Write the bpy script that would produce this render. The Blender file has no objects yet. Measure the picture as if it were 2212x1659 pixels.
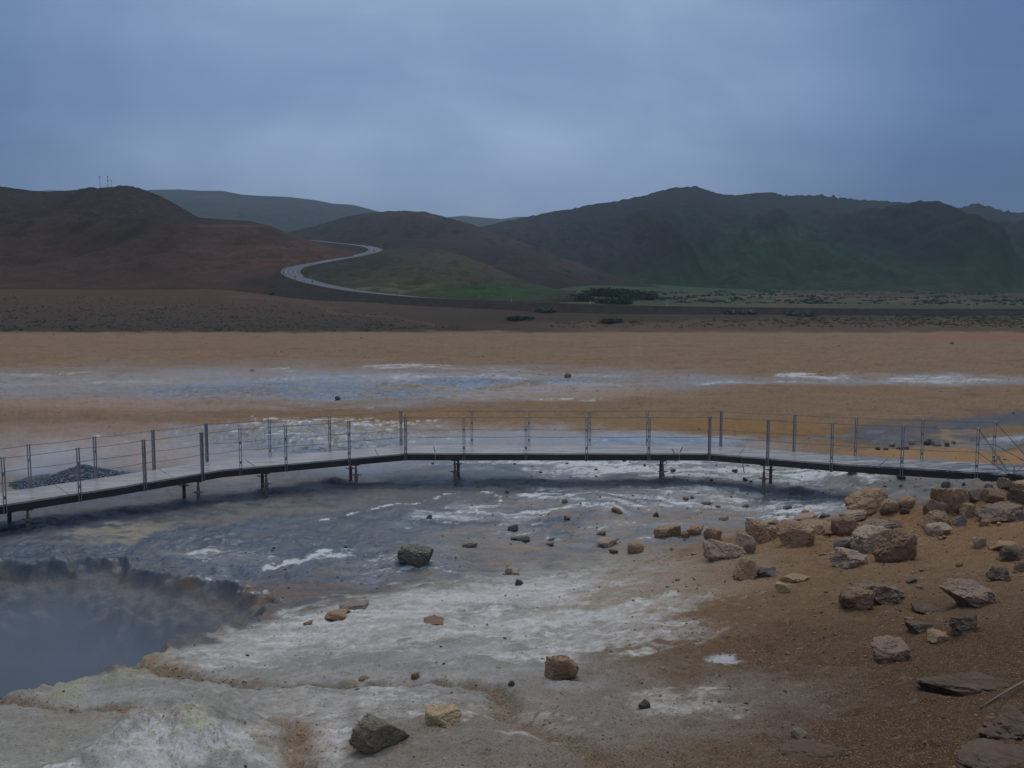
import bpy, bmesh, math, random
import numpy as np
from mathutils import Vector, Matrix, Euler
R = math.radians
scn = bpy.context.scene
COL = scn.collection
EXPOSURE = 0.0
random.seed(7)

# ------------------------------------------------------------------ survey camera: photo measurements -> world
ZC = 4.9                      # eye height above the basin floor (m)
F, CX, CY = 1715.0, 1106.0, 829.5
PITCH = math.atan(138.5 / F)
CP, SP = math.cos(PITCH), math.sin(PITCH)

def slope(v):
    yu = (CY - np.asarray(v, float)) / F
    return (-SP + yu * CP) / (CP + yu * SP)
def place(u, v, Y):
    yu = (CY - v) / F
    t = Y / (CP + yu * SP)
    return ((u - CX) / F * t, Y, ZC + (-SP + yu * CP) * t)
def survey(X, Y, Z):
    d = np.maximum(Y * CP - (Z - ZC) * SP, 0.05)
    w = Y * SP + (Z - ZC) * CP
    return CX + F * X / d, CY - F * w / d

# ------------------------------------------------------------------ noise
def _h(a):
    a = a.astype(np.uint32)
    a ^= a >> np.uint32(16); a *= np.uint32(0x7feb352d); a ^= a >> np.uint32(15)
    a *= np.uint32(0x846ca68b); a ^= a >> np.uint32(16)
    return a
def _hash2(ix, iy, seed):
    return _h(_h(ix.astype(np.int64).astype(np.uint32) * np.uint32(374761393) + np.uint32(seed * 7919 + 17)) + iy.astype(np.int64).astype(np.uint32) * np.uint32(668265263))
def noise2(x, y, seed=0):
    x = np.asarray(x, float); y = np.asarray(y, float)
    xi = np.floor(x); yi = np.floor(y); fx = x - xi; fy = y - yi
    ux = fx * fx * fx * (fx * (fx * 6 - 15) + 10); uy = fy * fy * fy * (fy * (fy * 6 - 15) + 10)
    def g(dx, dy):
        a = _hash2(xi + dx, yi + dy, seed).astype(np.float64) * (2 * math.pi / 4294967296.0)
        return np.cos(a) * (fx - dx) + np.sin(a) * (fy - dy)
    a = g(0, 0); b = g(1, 0); c = g(0, 1); d = g(1, 1)
    return 1.5 * ((a + (b - a) * ux) * (1 - uy) + (c + (d - c) * ux) * uy)
def fbm2(x, y, octv=4, seed=0, gain=.5):
    s = 0; a = 1.0; n = 0
    for i in range(octv):
        s = s + a * noise2(x, y, seed + i * 13); n += a
        x = x * 2.03 + 5.3; y = y * 2.03 + 1.7; a *= gain
    return s / n * 1.4
def noise3(p, seed=0):
    i = np.floor(p); f = p - i
    u = f * f * f * (f * (f * 6 - 15) + 10)
    def g(d):
        q = i + d
        h = _h(_hash2(q[:, 0], q[:, 1], seed) + q[:, 2].astype(np.int64).astype(np.uint32) * np.uint32(2246822519))
        a = (h & np.uint32(1023)).astype(float) / 1023 * 2 * math.pi; z = ((h >> np.uint32(10)) & np.uint32(1023)).astype(float) / 511.5 - 1
        r = np.sqrt(np.maximum(0, 1 - z * z)); e = f - d
        return r * np.cos(a) * e[:, 0] + r * np.sin(a) * e[:, 1] + z * e[:, 2]
    res = 0
    for dx in (0, 1):
        for dy in (0, 1):
            for dz in (0, 1):
                w = (u[:, 0] if dx else 1 - u[:, 0]) * (u[:, 1] if dy else 1 - u[:, 1]) * (u[:, 2] if dz else 1 - u[:, 2])
                res = res + w * g(np.array((dx, dy, dz), float))
    return res * 1.5
def fbm3(p, octv=4, seed=0, gain=.5):
    s = 0; a = 1.0; n = 0
    for k in range(octv):
        s = s + a * noise3(p, seed + 11 * k); n += a; p = p * 2.07 + 3.1; a *= gain
    return s / n * 1.3
def sstep(a, b, x):
    t = np.clip((x - a) / (b - a), 0, 1); return t * t * (3 - 2 * t)
def mix(a, b, t):
    return a + (b - a) * t

# ------------------------------------------------------------------ objects
def tag(o, label=None, cat=None, group=None, kind=None):
    if label: o['label'] = label
    if cat: o['category'] = cat
    if group: o['group'] = group
    if kind: o['kind'] = kind
    return o
def empty(name, loc=(0, 0, 0), rz=0):
    o = bpy.data.objects.new(name, None); COL.objects.link(o)
    o.location = loc; o.rotation_euler = (0, 0, rz); o.empty_display_size = .2
    return o
def mesh_np(name, verts, faces, mat=None, parent=None, smooth=True, attrs=None):
    """verts (n,3), faces (m,3|4) numpy"""
    me = bpy.data.meshes.new(name)
    verts = np.ascontiguousarray(verts, np.float32); faces = np.ascontiguousarray(faces, np.int32)
    n, m, k = len(verts), len(faces), faces.shape[1]
    me.vertices.add(n); me.vertices.foreach_set('co', verts.ravel())
    me.loops.add(m * k); me.loops.foreach_set('vertex_index', faces.ravel())
    me.polygons.add(m); me.polygons.foreach_set('loop_start', np.arange(0, m * k, k, dtype=np.int32))
    me.polygons.foreach_set('use_smooth', np.full(m, smooth))
    for an, arr in (attrs or {}).items():
        a = me.attributes.new(an, 'FLOAT_COLOR', 'POINT')
        c = np.ones((n, 4), np.float32); c[:, :arr.shape[1]] = arr
        a.data.foreach_set('color', c.ravel())
    me.update(calc_edges=True); me.validate()
    if mat: me.materials.append(mat)
    o = bpy.data.objects.new(name, me); COL.objects.link(o)
    if parent: o.parent = parent
    return o
class MB:
    """collects pieces of one mesh"""
    def __init__(s): s.bm = bmesh.new()
    def box(s, c, size, M=None, bev=0):
        r = bmesh.ops.create_cube(s.bm, size=1.0)
        vs = r['verts']
        for v in vs: v.co = Vector((v.co.x * size[0], v.co.y * size[1], v.co.z * size[2]))
        if bev:
            es = list({e for v in vs for e in v.link_edges})
            rb = bmesh.ops.bevel(s.bm, geom=es, offset=bev, segments=2, affect='EDGES')
            vs = list({v for f in rb['faces'] for v in f.verts} | {v for v in vs if v.is_valid})
        M = (M or Matrix()) ; T = Matrix.Translation(Vector(c))
        for v in vs: v.co = M @ (T @ v.co)
        return s
    def tube(s, pts, r, n=8, cap=True, radii=None):
        pts = [Vector(p) for p in pts]; rings = []
        for i, p in enumerate(pts):
            d = (pts[min(i + 1, len(pts) - 1)] - pts[max(i - 1, 0)]).normalized()
            a = Vector((0, 0, 1)) if abs(d.z) < .9 else Vector((1, 0, 0))
            x = d.cross(a).normalized(); y = d.cross(x)
            rr = radii[i] if radii else r
            rings.append([s.bm.verts.new(p + (x * math.cos(2 * math.pi * k / n) + y * math.sin(2 * math.pi * k / n)) * rr) for k in range(n)])
        for i in range(len(rings) - 1):
            for k in range(n):
                s.bm.faces.new((rings[i][k], rings[i][(k + 1) % n], rings[i + 1][(k + 1) % n], rings[i + 1][k]))
        if cap:
            s.bm.faces.new(rings[0][::-1]); s.bm.faces.new(rings[-1])
        return s
    def quad(s, *p):
        s.bm.faces.new([s.bm.verts.new(Vector(q)) for q in p]); return s
    def build(s, name, mat, parent=None, smooth=False):
        me = bpy.data.meshes.new(name)
        bmesh.ops.recalc_face_normals(s.bm, faces=s.bm.faces[:])
        if smooth:
            for f in s.bm.faces: f.smooth = True
        s.bm.to_mesh(me); s.bm.free(); me.materials.append(mat)
        o = bpy.data.objects.new(name, me); COL.objects.link(o)
        if parent: o.parent = parent
        return o

# ------------------------------------------------------------------ shader helper
class NT:
    def __init__(s, name, volume=False):
        s.m = bpy.data.materials.new(name); s.m.use_nodes = True; s.t = s.m.node_tree; s.t.nodes.clear()
        s.out = s.t.nodes.new('ShaderNodeOutputMaterial')
    def n(s, typ, ins=None, **kw):
        nd = s.t.nodes.new('ShaderNode' + typ)
        for k, v in kw.items(): setattr(nd, k, v)
        for k, v in (ins or {}).items(): s.put(nd.inputs[k], v)
        return nd
    def put(s, sock, v):
        if isinstance(v, bpy.types.NodeSocket): s.t.links.new(v, sock)
        else:
            try: sock.default_value = v
            except Exception: sock.default_value = tuple(v) + (1,)
    def math(s, op, a, b=0, clamp=False):
        nd = s.n('Math', {0: a, 1: b}, operation=op); nd.use_clamp = clamp; return nd.outputs[0]
    def mixc(s, f, a, b, mode='MIX'):
        nd = s.n('Mix', None, data_type='RGBA', blend_type=mode)
        s.put(nd.inputs[0], f); s.put(nd.inputs[6], a); s.put(nd.inputs[7], b); return nd.outputs[2]
    def noise(s, co, scale, detail=4, rough=.55, dist=0):
        return s.n('TexNoise', {'Vector': co, 'Scale': scale, 'Detail': detail, 'Roughness': rough, 'Distortion': dist}).outputs['Fac']
    def ramp(s, f, a, b, lo=0.0, hi=1.0):
        return s.n('MapRange', {0: f, 1: a, 2: b, 3: lo, 4: hi}, interpolation_type='SMOOTHSTEP').outputs[0]
    def done(s, col, rough, height=None, dist=.02, strength=1, metal=0, spec=.5):
        b = s.n('BsdfPrincipled', {'Base Color': col, 'Roughness': rough, 'Metallic': metal, 'Specular IOR Level': spec})
        if height is not None:
            bp = s.n('Bump', {'Height': height, 'Distance': dist, 'Strength': strength}); s.put(b.inputs['Normal'], bp.outputs[0])
        s.t.links.new(b.outputs[0], s.out.inputs[0]); return s.m
# ================================================================== GROUND
# near slope and far ground as measured columns: u -> [(v, Y)] (height follows from both) or [('z', z, Y)]
K = 1.11
def zv(v, Y): return ZC + float(slope(v)) * Y
near = {
 -500: [(1659, 5.4), (1560, 7.2), ('z', 0, 12)],
 -250: [(1659, 5.1), (1540, 7.0), ('z', .2, 9.5), ('z', 0, 12)],
 0:    [(1659, 4.8), (1570, 5.9), (1500, 7.2), ('z', .3, 9.5), ('z', 0, 12)],
 280:  [(1659, 4.6), (1550, 6.2), (1500, 7.2), (1440, 8.6), ('z', .2, 10.6), ('z', 0, 12)],
 560:  [(1659, 4.4), (1500, 6.6), (1400, 8.9), (1335, 11), ('z', 0, 12.3)],
 870:  [(1659, 4.2), (1500, 6.2), (1400, 8.2), (1300, 11.2), ('z', 0, 12.9)],
 1106: [(1659, 4.1), (1500, 5.95), (1400, 8.0), (1300, 11), ('z', 0, 13.7)],
 1400: [(1659, 4.2), (1500, 6.0), (1400, 7.6), (1300, 10), (1250, 11.8), ('z', 0, 15.2)],
 1700: [(1659, 4.2), (1500, 6.0), (1400, 7.4), (1300, 9.4), (1200, 12.5), (1130, 16), ('z', 0, 18)],
 1900: [(1659, 4.15), (1500, 5.8), (1400, 7.2), (1300, 9.0), (1200, 11.8), (1120, 15.2), ('z', 0.15, 18), ('z', 0, 20)],
 2100: [(1659, 4.1), (1500, 5.6), (1300, 8.5), (1200, 11), (1100, 14.2), (1052, 16.2), ('z', .45, 18.2), ('z', .1, 21)],
 2212: [(1659, 4.1), (1500, 5.5), (1300, 8.2), (1200, 10.6), (1100, 13.8), (1045, 16.4), ('z', .55, 18.4), ('z', .15, 22)],
 2500: [(1659, 4.0), (1300, 8), (1100, 13), (1040, 16), ('z', .6, 19), ('z', .2, 23)],
}
far = {
 -600: [(718, 168), (700, 183), (660, 213), (620, 255)],
 0:    [(717, 170), (700, 185), (660, 215), (622, 255)],
 500:  [(718, 175), (692, 195), (657, 225), (622, 265)],
 700:  [(718, 178), (695, 198), (672, 218), (650, 244)],
 1000: [(717, 182), (700, 195), (682, 206), (664, 226), ('z', 10.0, 250), (640, 290)],
 1200: [(718, 185), (702, 195), (688, 203), (678, 214), (668, 226), (648, 275), (612, 385), (604, 440)],
 1600: [(718, 185), (700, 195), (688, 202), (680, 210), (672, 224), (652, 295), (627, 410), (624, 440)],
 2212: [(720, 185), (702, 194), (688, 202), (680, 210), (672, 224), (655, 300), (632, 430)],
 2800: [(720, 185), (702, 194), (688, 202), (680, 210), (672, 224), (655, 300), (632, 430)],
}
LN0, LN1, NL, NS = math.log(.6), math.log(3000), 700, 181
SMIN, SMAX = -1.5, 1.5
def table():
    ly = np.linspace(LN0, LN1, NL); ys = np.exp(ly)
    def col(lst, k, pre, post):
        P = list(pre)
        for e in lst:
            P.append((e[2] * k, e[1]) if e[0] == 'z' else (e[1] * k, zv(e[0], e[1] * k)))
        P += post(P[-1])
        P = np.array(P); return np.interp(ys, P[:, 0], P[:, 1])
    nu = sorted(near); fu = sorted(far)
    NC = np.array([col(near[u], K, [(.0, 3.45)], lambda p: []) for u in nu])
    FC = np.array([col(far[u], 1, [(0, 0), (52, 0)], lambda p: [(p[0] + 400, p[1] + 2), (3000, p[1] + 4)]) for u in fu])
    ss = np.linspace(SMIN, SMAX, NS); uu = CX + F * ss * .98
    def across(C, us):
        out = np.empty((NS, NL))
        j = np.clip(np.searchsorted(us, uu) - 1, 0, len(us) - 2)
        us = np.array(us, float); t = np.clip((uu - us[j]) / (us[j + 1] - us[j]), 0, 1); t = (t * t * (3 - 2 * t) + t) / 2
        return C[j] * (1 - t)[:, None] + C[j + 1] * t[:, None]
    T = across(NC, nu) + across(FC, fu)
    T = np.where(ys[None, :] < 40, across(NC, nu), across(FC, fu) + across(NC, nu) * 0)
    # soften
    k = np.exp(-np.linspace(-2, 2, 9) ** 2); k /= k.sum()
    pad = np.pad(T, ((0, 0), (4, 4)), 'edge'); T = sum(k[i] * pad[:, i:i + NL] for i in range(9))
    k = np.exp(-np.linspace(-2, 2, 13) ** 2); k /= k.sum()
    pad = np.pad(T, ((6, 6), (0, 0)), 'edge'); T = sum(k[i] * pad[i:i + NS] for i in range(13))
    return T
TAB = table()
def tab(s, Y):
    a = np.clip((s - SMIN) / (SMAX - SMIN) * (NS - 1), 0, NS - 1.001); b = np.clip((np.log(np.maximum(Y, .61)) - LN0) / (LN1 - LN0) * (NL - 1), 0, NL - 1.001)
    i = a.astype(int); j = b.astype(int); fa = a - i; fb = b - j
    return (TAB[i, j] * (1 - fa) * (1 - fb) + TAB[i + 1, j] * fa * (1 - fb) + TAB[i, j + 1] * (1 - fa) * fb + TAB[i + 1, j + 1] * fa * fb)

def on_plane(u, v, z=0.0):
    Y = (z - ZC) / float(slope(v)); p = place(u, v, Y); return (p[0], p[1])
RIM = [on_plane(u, v) for u, v in [(-420, 1216), (-250, 1212), (-100, 1207), (0, 1211), (70, 1216), (120, 1209), (200, 1213), (255, 1211), (285, 1221), (340, 1240), (400, 1254), (455, 1261), (500, 1268), (540, 1279), (562, 1297), (570, 1318)]]
RIM += [(place(u, v, Y * K)[0], Y * K) for u, v, Y in [(558, 1338, 11), (440, 1374, 10.0), (330, 1421, 9.0), (280, 1441, 8.65), (150, 1472, 7.85), (0, 1503, 7.2), (-250, 1550, 6.9), (-500, 1560, 7.2)]]
RIM = np.array(RIM)
def poly_sd(X, Y, P):
    """signed distance, positive inside"""
    d = np.full(X.shape, 1e9); ins = np.zeros(X.shape, bool); n = len(P)
    for i in range(n):
        ax, ay = P[i]; bx, by = P[(i + 1) % n]
        ex, ey = bx - ax, by - ay
        t = np.clip(((X - ax) * ex + (Y - ay) * ey) / (ex * ex + ey * ey + 1e-12), 0, 1)
        d = np.minimum(d, np.hypot(X - ax - t * ex, Y - ay - t * ey))
        c = ((ay > Y) != (by > Y)) & (X < (bx - ax) * (Y - ay) / (by - ay + 1e-12) + ax)
        ins ^= c
    return np.where(ins, d, -d)
def line_d(X, Y, P):
    d = np.full(X.shape, 1e9)
    for i in range(len(P) - 1):
        ax, ay = P[i]; bx, by = P[i + 1]; ex, ey = bx - ax, by - ay
        t = np.clip(((X - ax) * ex + (Y - ay) * ey) / (ex * ex + ey * ey + 1e-12), 0, 1)
        d = np.minimum(d, np.hypot(X - ax - t * ex, Y - ay - t * ey))
    return d
PIT_DEPTH = 2.7
# runnels on the near slope (u, v) with a guess of Y read from the table when used
def ray_ground(u, v, hf, y0=2.0, y1=400.0):
    ys = np.exp(np.linspace(math.log(y0), math.log(y1), 1500))
    yu = (CY - v) / F; t = ys / (CP + yu * SP)
    X = (u - CX) / F * t; Z = ZC + (-SP + yu * CP) * t
    d = Z - hf(X, ys)
    i = int(np.argmax(d < 0))
    if i == 0: i = len(ys) - 1
    w = d[i - 1] / (d[i - 1] - d[i] + 1e-9); Yh = ys[i - 1] + (ys[i] - ys[i - 1]) * w
    p = place(u, v, float(Yh)); return p
def base_h(X, Y): return tab(X / np.maximum(Y, .6), Y)
def gline(pts): return np.array([ray_ground(u, v, base_h)[:2] for u, v in pts])
GULLY1 = gline([(292, 1438), (350, 1447), (430, 1462), (520, 1472), (640, 1475), (760, 1470), (900, 1466), (1000, 1468), (1070, 1480), (1095, 1510), (1085, 1530), (1140, 1555), (1210, 1585), (1290, 1625), (1340, 1670)])
GULLY2 = gline([(-40, 1500), (60, 1515), (150, 1521), (240, 1523), (330, 1536), (420, 1548), (520, 1556), (600, 1570), (640, 1590), (652, 1620), (645, 1680)])
# crust mounds: (u, v, radius m, height m)
MOUNDS = [(415, 1600, .62, .26), (330, 1640, .55, .16), (520, 1620, .5, .1), (250, 1665, .5, .14)]
MOUNDS += [(1990, 1104, 1.3, .34), (2125, 1080, 1.5, .32), (1860, 1105, .8, .16), (1760, 1150, 1.2, .12), (1900, 1120, .9, .14)]
MOUNDS = [(ray_ground(u, v, base_h)[:2], r, h) for u, v, r, h in MOUNDS]
# low hummocks of the basin around the boardwalk
BM = [(1860, 1040, 1.1, .22), (1950, 1046, .8, .16), (1760, 1032, .9, .15), (1720, 1062, .5, .12), (1830, 1062, .6, .14), (1490, 1012, .8, .16), (1530, 1020, .9, .14), (1390, 1004, .6, .12),
      (1275, 1078, .7, .12), (1330, 1100, .5, .09), (1215, 1085, .45, .07), (1240, 1002, .8, .1), (1270, 1014, .8, .08), (640, 1027, .9, .16), (720, 1040, .6, .1), (770, 985, 1.2, .25),
      (700, 960, 1.5, .25), (620, 950, 1.4, .2), (1930, 1072, .6, .1), (1620, 1020, .9, .15), (1660, 1040, .8, .12), (1690, 1008, .9, .15), (1560, 1005, .9, .12), (872, 1222, .38, .14)]
BM = [(on_plane(u, v), r, h) for u, v, r, h in BM]

def height(X, Y, fine=True):
    X = np.asarray(X, float); Y = np.asarray(Y, float)
    Ys = np.maximum(Y, .6); s = X / Ys; L = np.log(Ys)
    z = tab(s, Y)
    amp = np.clip(.012 * Ys, .03, .9) * sstep(2, 6, Ys)
    farw = sstep(60, 180, Ys)
    z = z + fbm2(s * 5, L * 5, 3, 3) * amp * (1 - .75 * farw) * .5
    z = z + fbm2(X * .9, Y * .9, 4, 5) * .05 * (1 - farw)
    if fine:
        near_ = 1 - sstep(14, 40, Ys)
        # layered crust: billowy steps
        z = z + (np.abs(fbm2(X * 1.6 + 3, Y * 1.6, 4, 9)) - .25) * .07 * near_
        z = z + fbm2(X * 7, Y * 7, 4, 21, .6) * .018 * near_
        z = z + np.abs(fbm2(s * 60, L * 60, 3, 33)) * .0022 * Ys * sstep(14, 40, Ys) * (1 - farw)
    def bump(c, r, h):
        d2 = (X - c[0]) ** 2 + (Y - c[1]) ** 2
        return h * np.exp(-d2 / (r * r) * 1.4)
    nz = None
    for c, r, h in MOUNDS + BM:
        m = (np.abs(X - c[0]) < 3 * r) & (np.abs(Y - c[1]) < 3 * r)
        if m.any():
            xx, yy = X[m], Y[m]
            b = h * np.exp(-((xx - c[0]) ** 2 + (yy - c[1]) ** 2) / (r * r) * 1.4)
            rough = 1 + .30 * fbm2(xx * 2.2 / max(r, .3), yy * 2.2 / max(r, .3), 5, 41, .45)
            z[m] = z[m] + b * rough
    m = (Ys < 14) & (np.abs(X) < 9)
    if m.any():
        xx, yy = X[m] + .07 * fbm2(X[m] * 3, Y[m] * 3, 3, 51), Y[m] + .07 * fbm2(X[m] * 3, Y[m] * 3, 3, 52)
        d = np.minimum(line_d(xx, yy, GULLY1), line_d(xx, yy, GULLY2))
        z[m] = z[m] - .06 * np.exp(-(d / .10) ** 2) - .03 * np.exp(-(d / .3) ** 2)
    m = (Ys > 6) & (Ys < 20) & (X < 0) & (X > -22)
    if m.any():
        sd = dd = pit_sd(X[m], Y[m])
        wall = sstep(-.12, .22, dd) * .10 + sstep(.05, 2.7, dd) * .90
        ridg = np.abs(fbm2(X[m] * 1.5, Y[m] * 1.5, 3, 66, .45))
        z[m] = z[m] - PIT_DEPTH * wall + (.4 * ridg - .08) * sstep(.25, .9, dd) * (1 - sstep(1.7, 2.6, dd))
        z[m] = z[m] + .05 * np.exp(-((sd + .12) / .12) ** 2) * (1 + fbm2(X[m] * 5, Y[m] * 5, 3, 63)) - .03 * np.exp(-((sd + .42) / .05) ** 2) * sstep(-.2, .5, fbm2(X[m] * 1.2, Y[m] * 1.2, 2, 64))
    return z
def pit_sd(X, Y):
    wx = X + .22 * fbm2(X * 1.1, Y * 1.1, 2, 71); wy = Y + .22 * fbm2(X * 1.1, Y * 1.1, 2, 72)
    return poly_sd(wx, wy, RIM) + .10 * fbm2(X * 2.0, Y * 2.0, 2, 62, .4) + .13 * np.abs(fbm2(X * 1.3 + 3, Y * 1.3, 2, 67, .4)) - .10
def H1(x, y, fine=True):
    return float(height(np.array([float(x)]), np.array([float(y)]), fine)[0])

# ------------------------------------------------------------------ mineral map: what colour the earth has where, lower right also dimmed for corner falloff
SAND = (.235, .16, .101); SAND2 = (.25, .158, .082); SANDP = (.27, .215, .185); UMBER = (.125, .074, .041); RUST = (.30, .13, .065)
GREY = (.064, .088, .124); LGREY = (.30, .31, .335); BEIGE = (.335, .328, .312); BEIGE2 = (.265, .25, .225); WHITE = (.80, .81, .82); DARK = (.045, .047, .055)
POOL = (.12, .155, .22); BROWN = (.215, .128, .066); YEL = (.42, .36, .14); DUN = (.048, .034, .026); OLIVE = (.036, .042, .033); DKGRAV = (.045, .047, .055); FIELD = (.032, .066, .034); STRAW = (.088, .078, .05)

def minerals(X, Y, Z):
    Ys = np.maximum(Y, .6); s = X / Ys; L = np.log(Ys)
    u, v = survey(X, Y, Z)
    a, b = s * 10, L * 10
    n1 = fbm2(a, b, 5, 101); n2 = fbm2(a, b, 5, 102); n3 = fbm2(a * 2.5, b * 2.5, 5, 103, .6); n4 = fbm2(a * 6, b * 6, 4, 104, .6)
    st = fbm2(s * 7, L * 42, 5, 105, .6)          # streaks along the contour
    st2 = fbm2(s * 16 + 4, L * 90, 4, 106, .65)
    n5 = fbm2(a * 14, b * 14, 4, 107, .65)
    dep = np.clip(v - 691, 4, 900)
    wu = u + 60 * n1 + 18 * n3; wv = v + dep * (.055 * n2 + .03 * n3 + .02 * st)
    n = len(X)
    col = np.empty((n, 3)); col[:] = SAND
    wet = np.full(n, .12); grav = np.full(n, .55); bmp = np.full(n, .5)
    def lay(mask, c, w=None, g=None, bp=None):
        nonlocal col, wet, grav, bmp
        mask = np.clip(mask, 0, 1)
        col = col + (np.array(c) - col) * mask[:, None]
        if w is not None: wet = mix(wet, w, mask)
        if g is not None: grav = mix(grav, g, mask)
        if bp is not None: bmp = mix(bmp, bp, mask)
    def E(u0, v0, ru, rv, soft=.4, rot=0.0):
        du, dv = wu - u0, wv - v0
        if rot:
            r = math.radians(rot); c_, s_ = math.cos(r), math.sin(r); du, dv = du * c_ + dv * s_, -du * s_ + dv * c_
        return 1 - sstep(1 - soft, 1 + soft, np.sqrt((du / ru) ** 2 + (dv / rv) ** 2))
    def S(pts, w, k=3.0, soft=1.0, warp=1.0):
        d = line_d((u + (wu - u) * warp) / 1.0, (v + (wv - v) * warp) * k, [(p, q * k) for p, q in pts])
        return 1 - sstep(w * (1 - .5 * soft), w * (1 + .5 * soft), d)
    thr = lambda x, t, w=.12: sstep(t - w, t + w, x)
    # -- plain
    lay(sstep(985, 1030, v + 25 * n2) * (1 - sstep(1500, 1900, u) * .8), (.11, .122, .145), .4, .2)
    lay(.55 * thr(st, .05, .5), SAND2)
    lay(.5 * thr(n2 * .6 + st * .6, .12, .4), (.215, .14, .092))
    lay(.35 * thr(st2, .3, .2), (.165, .11, .072))
    lay(E(300, 900, 520, 40), (.20, .135, .085)); lay(.8 * E(150, 930, 400, 14, .6, -3), (.30, .165, .12))
    lay(.8 * E(1000, 915, 500, 26), SAND2); lay(E(1560, 930, 260, 26), (.25, .15, .065)); lay(.6 * E(1750, 950, 220, 22), (.23, .14, .062))
    lay(.45 * thr(n5 + .4 * n4, .42, .12), (.13, .08, .048)); lay(.3 * thr(st2 - .4 * n5, .42, .1), (.12, .078, .05)); lay(.3 * thr(-st2 + .3 * n4, .45, .15), (.30, .20, .12))
    # far pale/pinkish strips
    lay(.6 * E(2250, 728, 300, 9), (.26, .12, .085)); lay(.35 * E(250, 745, 420, 22), (.25, .165, .11))
    # -- distant grey mud belt
    belt = np.maximum.reduce([E(560, 838, 760, 40, .3), E(150, 828, 320, 30, .4), E(1040, 825, 520, 32, .35), E(1350, 818, 300, 12, .5), E(1700, 822, 340, 9, .5), E(2000, 822, 330, 13, .4)])
    lay(belt * .8, SANDP, .3, .25); lay(.75 * belt * thr(n1 + st * .7, -.02, .4), (.23, .245, .275), .4, .15)
    wetbelt = np.maximum.reduce([E(560, 845, 300, 15, .6), E(820, 835, 380, 22, .5), E(1050, 828, 260, 14, .5), E(760, 856, 200, 7, .5)])
    lay(.9 * wetbelt * thr(st * .8 + n2 * .6, -.2, .25), POOL, .95, .05, .15)
    lay(.6 * wetbelt * thr(n4 + st2 * .6, .25, .12), (.12, .12, .085), .3, .5); lay(.5 * wetbelt * thr(n5, .35, .12), YEL)
    lay(.7 * E(230, 872, 420, 20, .6) * (1 - wetbelt), (.34, .235, .18)); lay(.5 * E(1180, 850, 260, 16, .6), (.38, .27, .19))
    wd = np.maximum.reduce([.55 * E(900, 790, 130, 6, .5), .5 * E(1050, 800, 140, 5, .5), .45 * E(640, 797, 150, 6, .5), .5 * E(1000, 812, 330, 7, .5), .55 * E(150, 808, 120, 8, .5), .6 * E(270, 826, 110, 6, .5), .35 * E(80, 828, 100, 4, .6), .4 * E(460, 820, 300, 5, .6),
        .42 * E(1250, 832, 120, 7, .5), .6 * E(1800, 810, 120, 6, .5), .7 * E(2040, 820, 170, 9, .4), .5 * E(1660, 826, 130, 4, .5), .35 * E(1880, 825, 120, 6, .5), .5 * E(1240, 863, 90, 5, .5), .4 * E(700, 878, 140, 5, .5), .35 * E(1100, 860, 100, 5, .5),   .10 * belt])
    lay(.9 * thr(wd * 1.2 + .6 * st2 + .18 * n5 + .4 * n1, .84, .16) * (v < 900), (.56, .58, .60), .1, .15)
    lay(.3 * thr(wd + .25 * n5 + .3 * n1, .35, .2) * (v < 900) * belt, (.42, .43, .44)); lay(.6 * belt * thr(n2 + .6 * n3 - .3 * st, .12, .22) * (1 - wetbelt), (.25, .195, .16)); lay(.55 * belt * thr(n4 + .7 * n3, .38, .12), (.12, .11, .095))
    # -- flats right behind the boardwalk
    flat = np.maximum.reduce([E(900, 965, 700, 50, .25), E(350, 990, 420, 75, .35), E(60, 1010, 300, 90, .4), E(1300, 968, 420, 32, .4)])
    lay(flat * .95, SANDP, .35, .15, .2)
    lay(.9 * np.maximum.reduce([E(750, 975, 360, 50, .4), E(1150, 960, 420, 28, .4), E(1400, 962, 180, 18, .5)]), (.26, .27, .29), .7, .1, .15)
    lay(.8 * E(1420, 953, 160, 11, .5), (.24, .29, .36), .9, .05, .1); lay(.7 * E(330, 975, 260, 30, .6), (.33, .285, .275), .5, .1)
    lay(.75 * np.maximum(E(640, 955, 220, 38, .45), E(560, 935, 160, 24, .5)) * thr(n3 + st, .0, .2), (.19, .23, .30), .95, .05, .2)
    lay(.75 * E(680, 945, 240, 30, .5) * thr(n4, .12, .15), (.10, .105, .10), .4, .4, 1); lay(.6 * E(700, 940, 260, 26, .5) * thr(n5 + st * .5, .3, .12), YEL)
    lay(.8 * E(720, 972, 130, 14, .5) * thr(n4 + n5, .0, .2), (.05, .05, .055), .5, .3, 1)
    wd2 = np.maximum.reduce([.58 * E(700, 911, 280, 12, .5), .4 * E(820, 935, 160, 14, .5), .45 * E(680, 945, 220, 30, .5), .3 * E(1150, 965, 460, 22, .5), .3 * E(300, 950, 200, 20, .6), .4 * E(950, 928, 90, 5, .5)])
    lay(.85 * thr(wd2 + .50 * st2 + .25 * n5 + .25 * n4, .68, .16) * (v < 1000), (.68, .69, .70), .1, .15)
    lay(.85 * E(185, 1035, 150, 38, .4), (.13, .155, .20), .6, .3); 
    # dark pools on the right, orange spit between
    dk = np.maximum.reduce([E(2080, 916, 200, 14, .5, -4), E(1925, 945, 85, 24, .5), E(2040, 940, 90, 20, .4), E(2220, 906, 130, 16, .5), .7 * E(2130, 955, 140, 14, .5)])
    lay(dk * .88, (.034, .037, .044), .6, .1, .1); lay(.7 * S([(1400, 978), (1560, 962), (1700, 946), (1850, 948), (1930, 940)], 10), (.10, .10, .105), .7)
    lay(.8 * E(2140, 930, 150, 6, .5, -3), (.20, .13, .07)); lay(.95 * S([(2010, 925), (2018, 935), (2050, 950), (2030, 958), (1990, 966)], 12, 2), (.26, .185, .13), .2)
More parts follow.
